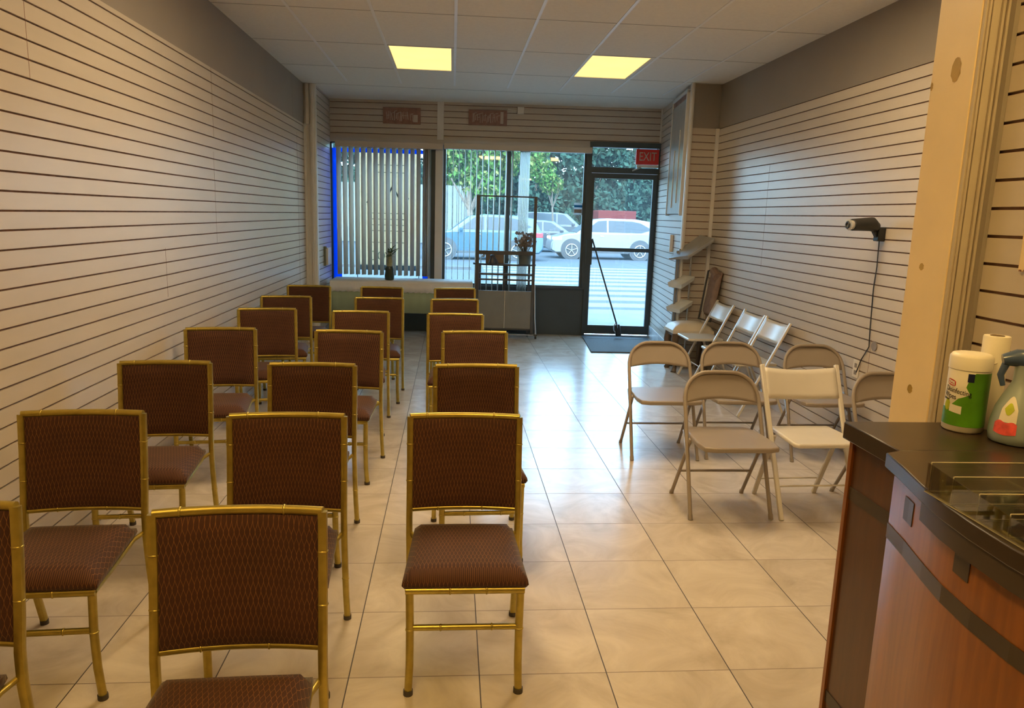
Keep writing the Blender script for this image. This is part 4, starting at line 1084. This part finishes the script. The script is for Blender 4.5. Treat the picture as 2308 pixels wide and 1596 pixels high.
def car(label, x, y, rz, paint, L_=4.5, Hh=1.6, kind='suv', group='cars on the street outside'):
    t = thing('car', label, 'car', (x, y, -.06), rz, group); W_ = .9
    h = Hh/1.6
    low = [(-L_/2, .35), (-L_/2+.02, .62), (-L_/2+.14, .82*h), (-L_/2+.55, .95*h), (-L_/2+1.15, 1.02*h), (L_/2-.12, 1.06*h), (L_/2-.02, .85), (L_/2, .45), (L_/2-.15, .28), (-L_/2+.2, .24)]
    def ext(poly, w0, w1, zb, zt):
        b = MB(); n = len(poly)
        def wd(z): q = min(1, max(0, (z-zb)/(zt-zb))); return w0+(w1-w0)*q
        b.add([(px, -wd(pz), pz) for px, pz in poly]+[(px, wd(pz), pz) for px, pz in poly], [tuple(range(n)), tuple(range(n, 2*n))[::-1]]+[(i, n+i, n+(i+1) % n, (i+1) % n) for i in range(n)])
        return b
    ext(low, .9, .88, .3, 1).build('body', paint, t, bevel=.05, seg=3, smooth=50)
    zt = Hh; rb = .35 if kind == 'suv' else .75
    cab = [(-L_/2+1.0, .98*h), (-L_/2+1.75, zt-.07), (-L_/2+2.3, zt), (L_/2-1.1, zt-.01), (L_/2-rb, zt-.12), (L_/2-.08, 1.02*h)]
    ext(cab, .86, .66, 1.0*h, zt).build('cabin', paint, t, bevel=.04, seg=3, smooth=50)
    def side(poly, nm, sx, m, off):
        b = MB(); n = len(poly)
        wd = lambda z: .86-.20*min(1, max(0, (z-h)/(zt-h)))+off
        b.add([(px, sx*wd(pz), pz) for px, pz in poly], [tuple(range(n))]); return b.build(nm, m, t, solid=.01, smooth=0)
    for sx in (-1, 1):
        side([(-L_/2+1.35, 1.07*h), (-L_/2+1.92, zt-.12), (-L_/2+2.28, zt-.09), (-L_/2+2.28, 1.07*h)], 'side_window', sx, M['cglass'], .006)
        side([(-L_/2+2.36, 1.07*h), (-L_/2+2.36, zt-.09), (L_/2-1.3, zt-.10), (L_/2-.95, zt-.16), (L_/2-.45, 1.2*h), (L_/2-.9, 1.07*h)], 'side_window', sx, M['cglass'], .006)
        for px in (-L_/2+.85, L_/2-.95):
            b = MB(); b.tube([(px, sx*.70, .38), (px, sx*.905, .38)], .44, 24); b.build('wheel_arch', M['tyre'], t)
            b = MB(); b.tube([(px, sx*.72, .36), (px, sx*.915, .36)], .36, 28); g = b.build('wheel', M['tyre'], t)
            b = MB(); b.tube([(px+.24*math.cos(a), sx*.925, .36+.24*math.sin(a)) for a in [2*PI*i/24 for i in range(24)]], .02, 6, closed=True)
            for i in range(5):
                a = 2*PI*i/5+.3; b.bar((px, sx*.925, .36), (px+.24*math.cos(a), sx*.925, .36+.24*math.sin(a)), .02, .06, up=(0, 1, 0))
            b.build('rim', M['rim'], g)
        b = MB(); b.box(L_/2-.5, L_/2-.03, sx*.86, sx*.895, .84*h, 1.0*h); b.build('tail_light', M['tail'], t, bevel=.02)
        b = MB(); b.box(-L_/2+.05, -L_/2+.45, sx*.84, sx*.89, .72*h, .84*h); b.build('headlight', M['lampw'], t, bevel=.02)
        b = MB(); b.box(-L_/2+1.35, -L_/2+1.5, sx*.9, sx*1.02, 1.02*h, 1.14*h); b.build('mirror', paint, t, bevel=.02)
        b = MB(); b.box(-L_/2+2.0, -L_/2+2.15, sx*.895, sx*.91, .9*h, .93*h); b.build('door_handle', M['chrome'], t)
    b = MB()
    b.add([(-L_/2+1.06, -.72, 1.04*h), (-L_/2+1.06, .72, 1.04*h), (-L_/2+1.70, .60, zt-.09), (-L_/2+1.70, -.60, zt-.09)], [(0, 1, 2, 3)]); b.build('windscreen', M['cglass'], t, solid=.02, smooth=0)
    b = MB(); b.box(-L_/2+1.3, L_/2-1.4, -.915, .915, .26, .34); b.build('sill', M['tyre'], t)
    return t
car('silver SUV facing left seen through the door glass', 6.30, 31.0, 0, M['silver'], 4.62, 1.66)
car('light blue hatchback facing left, behind the blinds of the middle window', 1.15, 28.6, 0, M['bluep'], 4.5, 1.68)
car('dark grey car parked farther back between the blue and silver cars', 4.3, 36.2, PI, M['darkp'], 4.6, 1.5, 'sedan')
car('grey SUV roof showing in the distance left of the door post', 5.6, 41.5, PI, M['darkp'], 4.8, 1.9)
car('white van at the right edge of the door glass', 13.2, 40.0, 0, M['whitep'], 5.0, 2.4)
bu = thing('box_truck', 'white and red truck far away above the silver car', 'truck', (9.35, 42.6, -.06), 0, None); bu.scale = (.8, .8, .84)
b = MB(); b.box(-1.5, 1.2, -1, 1, .5, 1.9); b.build('body', M['silver'], bu, bevel=.05)
b = MB(); b.box(-1.5, 1.2, -1, 1, 1.9, 2.5); b.build('roof_box', mat('dark_red_truck_paint', (.10, .018, .016), .6, var=.1, spec=.1), bu, bevel=.03)
b = MB(); b.box(-1.3, -.3, -1.02, -1, 1.2, 1.8); b.box(.0, 1.0, -1.02, -1, 1.2, 1.8); b.build('windows', M['cglass'], bu)
for x in (-.9, .7):
    b = MB(); b.tube([(x, -1.02, .35), (x, -.8, .35)], .35, 16); b.build('wheel', M['tyre'], bu)
ps = thing('street_notice', 'small blue and white notice stuck on the glass beside the door post', 'notice'); ps.matrix_world = BW @ Matrix.Translation((3.315, .032, 1.72))
b = MB(); b.box(-.055, .055, -.002, .002, -.08, .08); b.build('sheet', translucent('white_sticker', (.6, .62, .62), .5), ps, smooth=0)
b = MB(); b.box(-.055, .055, -.003, -.002, .02, .05); b.build('blue_stripe', translucent('sky_blue_print', (.02, .30, .55), .6), ps, smooth=0)
b = MB(); b.box(-.05, .05, -.003, -.002, -.055, -.005); b.build('grey_print', M['knob'], ps, smooth=0)

# trees
def tree(label, x, y, trunk_h, cr, lobes, nleaf, mats, seed, size=.3, group='trees across the street', trunk_r=.16):
    rnd = random.Random(seed); t = thing('tree', label, 'tree', (x, y, -.06), 0, group)
    b = MB(); b.tube([(0, 0, 0), (.05, 0, trunk_h*.5), (-.05, 0, trunk_h), (0, 0, trunk_h+1.5)], [trunk_r*1.3, trunk_r, trunk_r*.8, trunk_r*.3], 8)
    for i in range(4):
        a = 2*PI*i/4+.5; b.tube([(0, 0, trunk_h*.8), (math.cos(a)*cr*.4, math.sin(a)*cr*.3, trunk_h+1)], [trunk_r*.5, trunk_r*.2], 6)
    b.build('trunk', M['bark'], t)
    b = MB(); tot = sum(l[3]**2 for l in lobes)
    for (lx, ly, lz, lr) in lobes:
        for k in range(int(nleaf*lr*lr/tot)):
            while True:
                v = Vector((rnd.uniform(-1, 1), rnd.uniform(-1, 1), rnd.uniform(-1, 1)))
                if .25 < v.length < 1: break
            p = Vector((lx, ly, lz))+Vector((v.x*lr, v.y*lr*.8, v.z*lr*.8))
            n = Vector((rnd.gauss(0, 1), rnd.gauss(0, 1), rnd.gauss(0, 1)+.4)).normalized(); a = n.cross(Vector((rnd.random(), rnd.random(), .1))).normalized(); c_ = n.cross(a)
            q = size*rnd.uniform(.5, 1.2); b.mi = 1 if (len(mats) > 1 and rnd.random() < .3) else 0
            b.add([p-a*q*.5, p-c_*q*.3, p+a*q*.5, p+c_*q*.3], [(0, 1, 2, 3)])
    b.build('foliage', mats, t, smooth=0)
tree('bright green tree showing behind the blinds of the middle window', .8, 34, 2.2, 2.5,
     [(0, 0, 5.2, 2.2), (1.8, 0, 4.6, 1.5), (-1.6, 0, 5.6, 1.7), (.6, 0, 3.2, 1.1), (2.6, 0, 5.9, 1.3), (-.8, .5, 3.9, 1.2)], 9000, [M['lf1'], M['lfy']], 1, .26)
xs_ = [(-7, 50), (-2.5, 47.5), (1.8, 49.5), (5.2, 47), (8.8, 48.5), (12.0, 46.5), (15.5, 49), (19, 47)]
for i, (x, y) in enumerate(xs_):
    rr = random.Random(50+i)
    lob = [(rr.uniform(-1.6, 1.6), rr.uniform(-.8, .8), rr.uniform(.9, 3.6), rr.uniform(1.5, 2.1)) for _ in range(9)]+[(rr.uniform(-1.8, 1.8), 0, rr.uniform(4.2, 7.5), rr.uniform(1.2, 1.8)) for _ in range(6)]
    lab = ['dark leafy tree far left beyond the street', 'dark leafy tree behind the bright green tree on its left', 'dark leafy tree directly behind the bright green tree', 'dark leafy tree left of the door post beyond the street', 'dark leafy tree behind the door post beyond the street', 'dark leafy tree seen through the middle of the door glass', 'dark leafy tree seen through the right of the door glass', 'dark leafy tree farthest right beyond the street'][i]
    tree(lab, x, y, 3.2, 3, lob, 9000, [M['lf2']], 20+i, .42)
tree('yellow green branch tree beside the right end of the blind', 5.05, 38, 2.6, 1.6, [(-.6, 0, 3.9, .75), (-.1, 0, 3.3, .65), (-.9, 0, 4.9, .7)], 1500, [M['lf1'], M['lfy']], 77, .2, trunk_r=.05)
hg = MB(); rnd = random.Random(11)
hg.box(-12, 26, 56.4, 57.4, 0, 4.4)
b = MB()
for k in range(14000):
    p = Vector((rnd.uniform(-12, 24), rnd.uniform(55.8, 56.6), rnd.uniform(0, 4.4)+rnd.random()**3)); q = rnd.uniform(.2, .5)
    n = Vector((rnd.gauss(0, 1), -1+rnd.gauss(0, .6), rnd.gauss(0, 1))).normalized(); a = n.cross(Vector((rnd.random(), .1, rnd.random()))).normalized(); c_ = n.cross(a)
    b.add([p-a*q*.5, p-c_*q*.3, p+a*q*.5, p+c_*q*.3], [(0, 1, 2, 3)])
he = thing('hedge', 'continuous dark hedge far beyond the street behind the cars', 'hedge', (0, 0, 0))
hg.build('hedge_core', M['lf2'], he, smooth=0); b.build('hedge_leaves', M['lf2'], he, smooth=0)
b = MB()
for k in range(60): b.box(-14+.25*k, -14+.25*k+.23, 41, 41.04, 0, 3.1)
tag(b.build('board_fence', M['fence'], smooth=0), 'pale board fence behind the blue car', 'fence')
po = thing('sign_pole', 'pale street pole behind the blinds beside the dark mullion', 'pole', (2.9, 33, -.06))
b = MB(); b.tube([(0, 0, 0), (0, 0, 3.4)], .05, 8); b.build('pole', M['walk'], po)
b = MB(); b.box(-.02, .5, -.02, .02, 3.2, 3.26); b.build('arm', mat('orange_arm', (.8, .4, .1), .5, var=.05), po)

# ------------------------------------------------------------------ light
w = bpy.data.worlds.new('sky'); sc.world = w; w.use_nodes = True
N = w.node_tree.nodes; L = w.node_tree.links
bg = N['Background']; sky = N.new('ShaderNodeTexSky'); sky.sky_type = 'NISHITA'
sky.sun_disc = False; sky.sun_elevation = A(48); sky.sun_rotation = A(200); sky.air_density = 1.2; sky.dust_density = 2.5; sky.ozone_density = 1.5
hs = N.new('ShaderNodeMix'); hs.data_type = 'RGBA'; hs.inputs[0].default_value = .5
hs.inputs[6].default_value = (0, 0, 0, 1); L.new(sky.outputs[0], hs.inputs[6]); hs.inputs[7].default_value = (3.9, 6.2, 8.3, 1)
L.new(hs.outputs[2], bg.inputs[0]); bg.inputs[1].default_value = 2.3
sun = bpy.data.lights.new('sun', 'SUN'); sun.energy = 2.5; sun.angle = A(2); sun.color = (1, .97, .92)
so = bpy.data.objects.new('sun', sun); COL.objects.link(so); so.rotation_euler = (A(38), 0, A(25))

sc.view_settings.view_transform = 'Standard'; sc.view_settings.look = 'None'; sc.view_settings.gamma = 1; sc.view_settings.use_curve_mapping = False
sc.view_settings.exposure = 0.12
sc.cycles.use_denoising = True
sc.cycles.max_bounces = 7; sc.cycles.diffuse_bounces = 4; sc.cycles.glossy_bounces = 3; sc.cycles.transmission_bounces = 4; sc.cycles.transparent_max_bounces = 12
sc.cycles.sample_clamp_indirect = 6; sc.cycles.caustics_reflective = False; sc.cycles.caustics_refractive = False
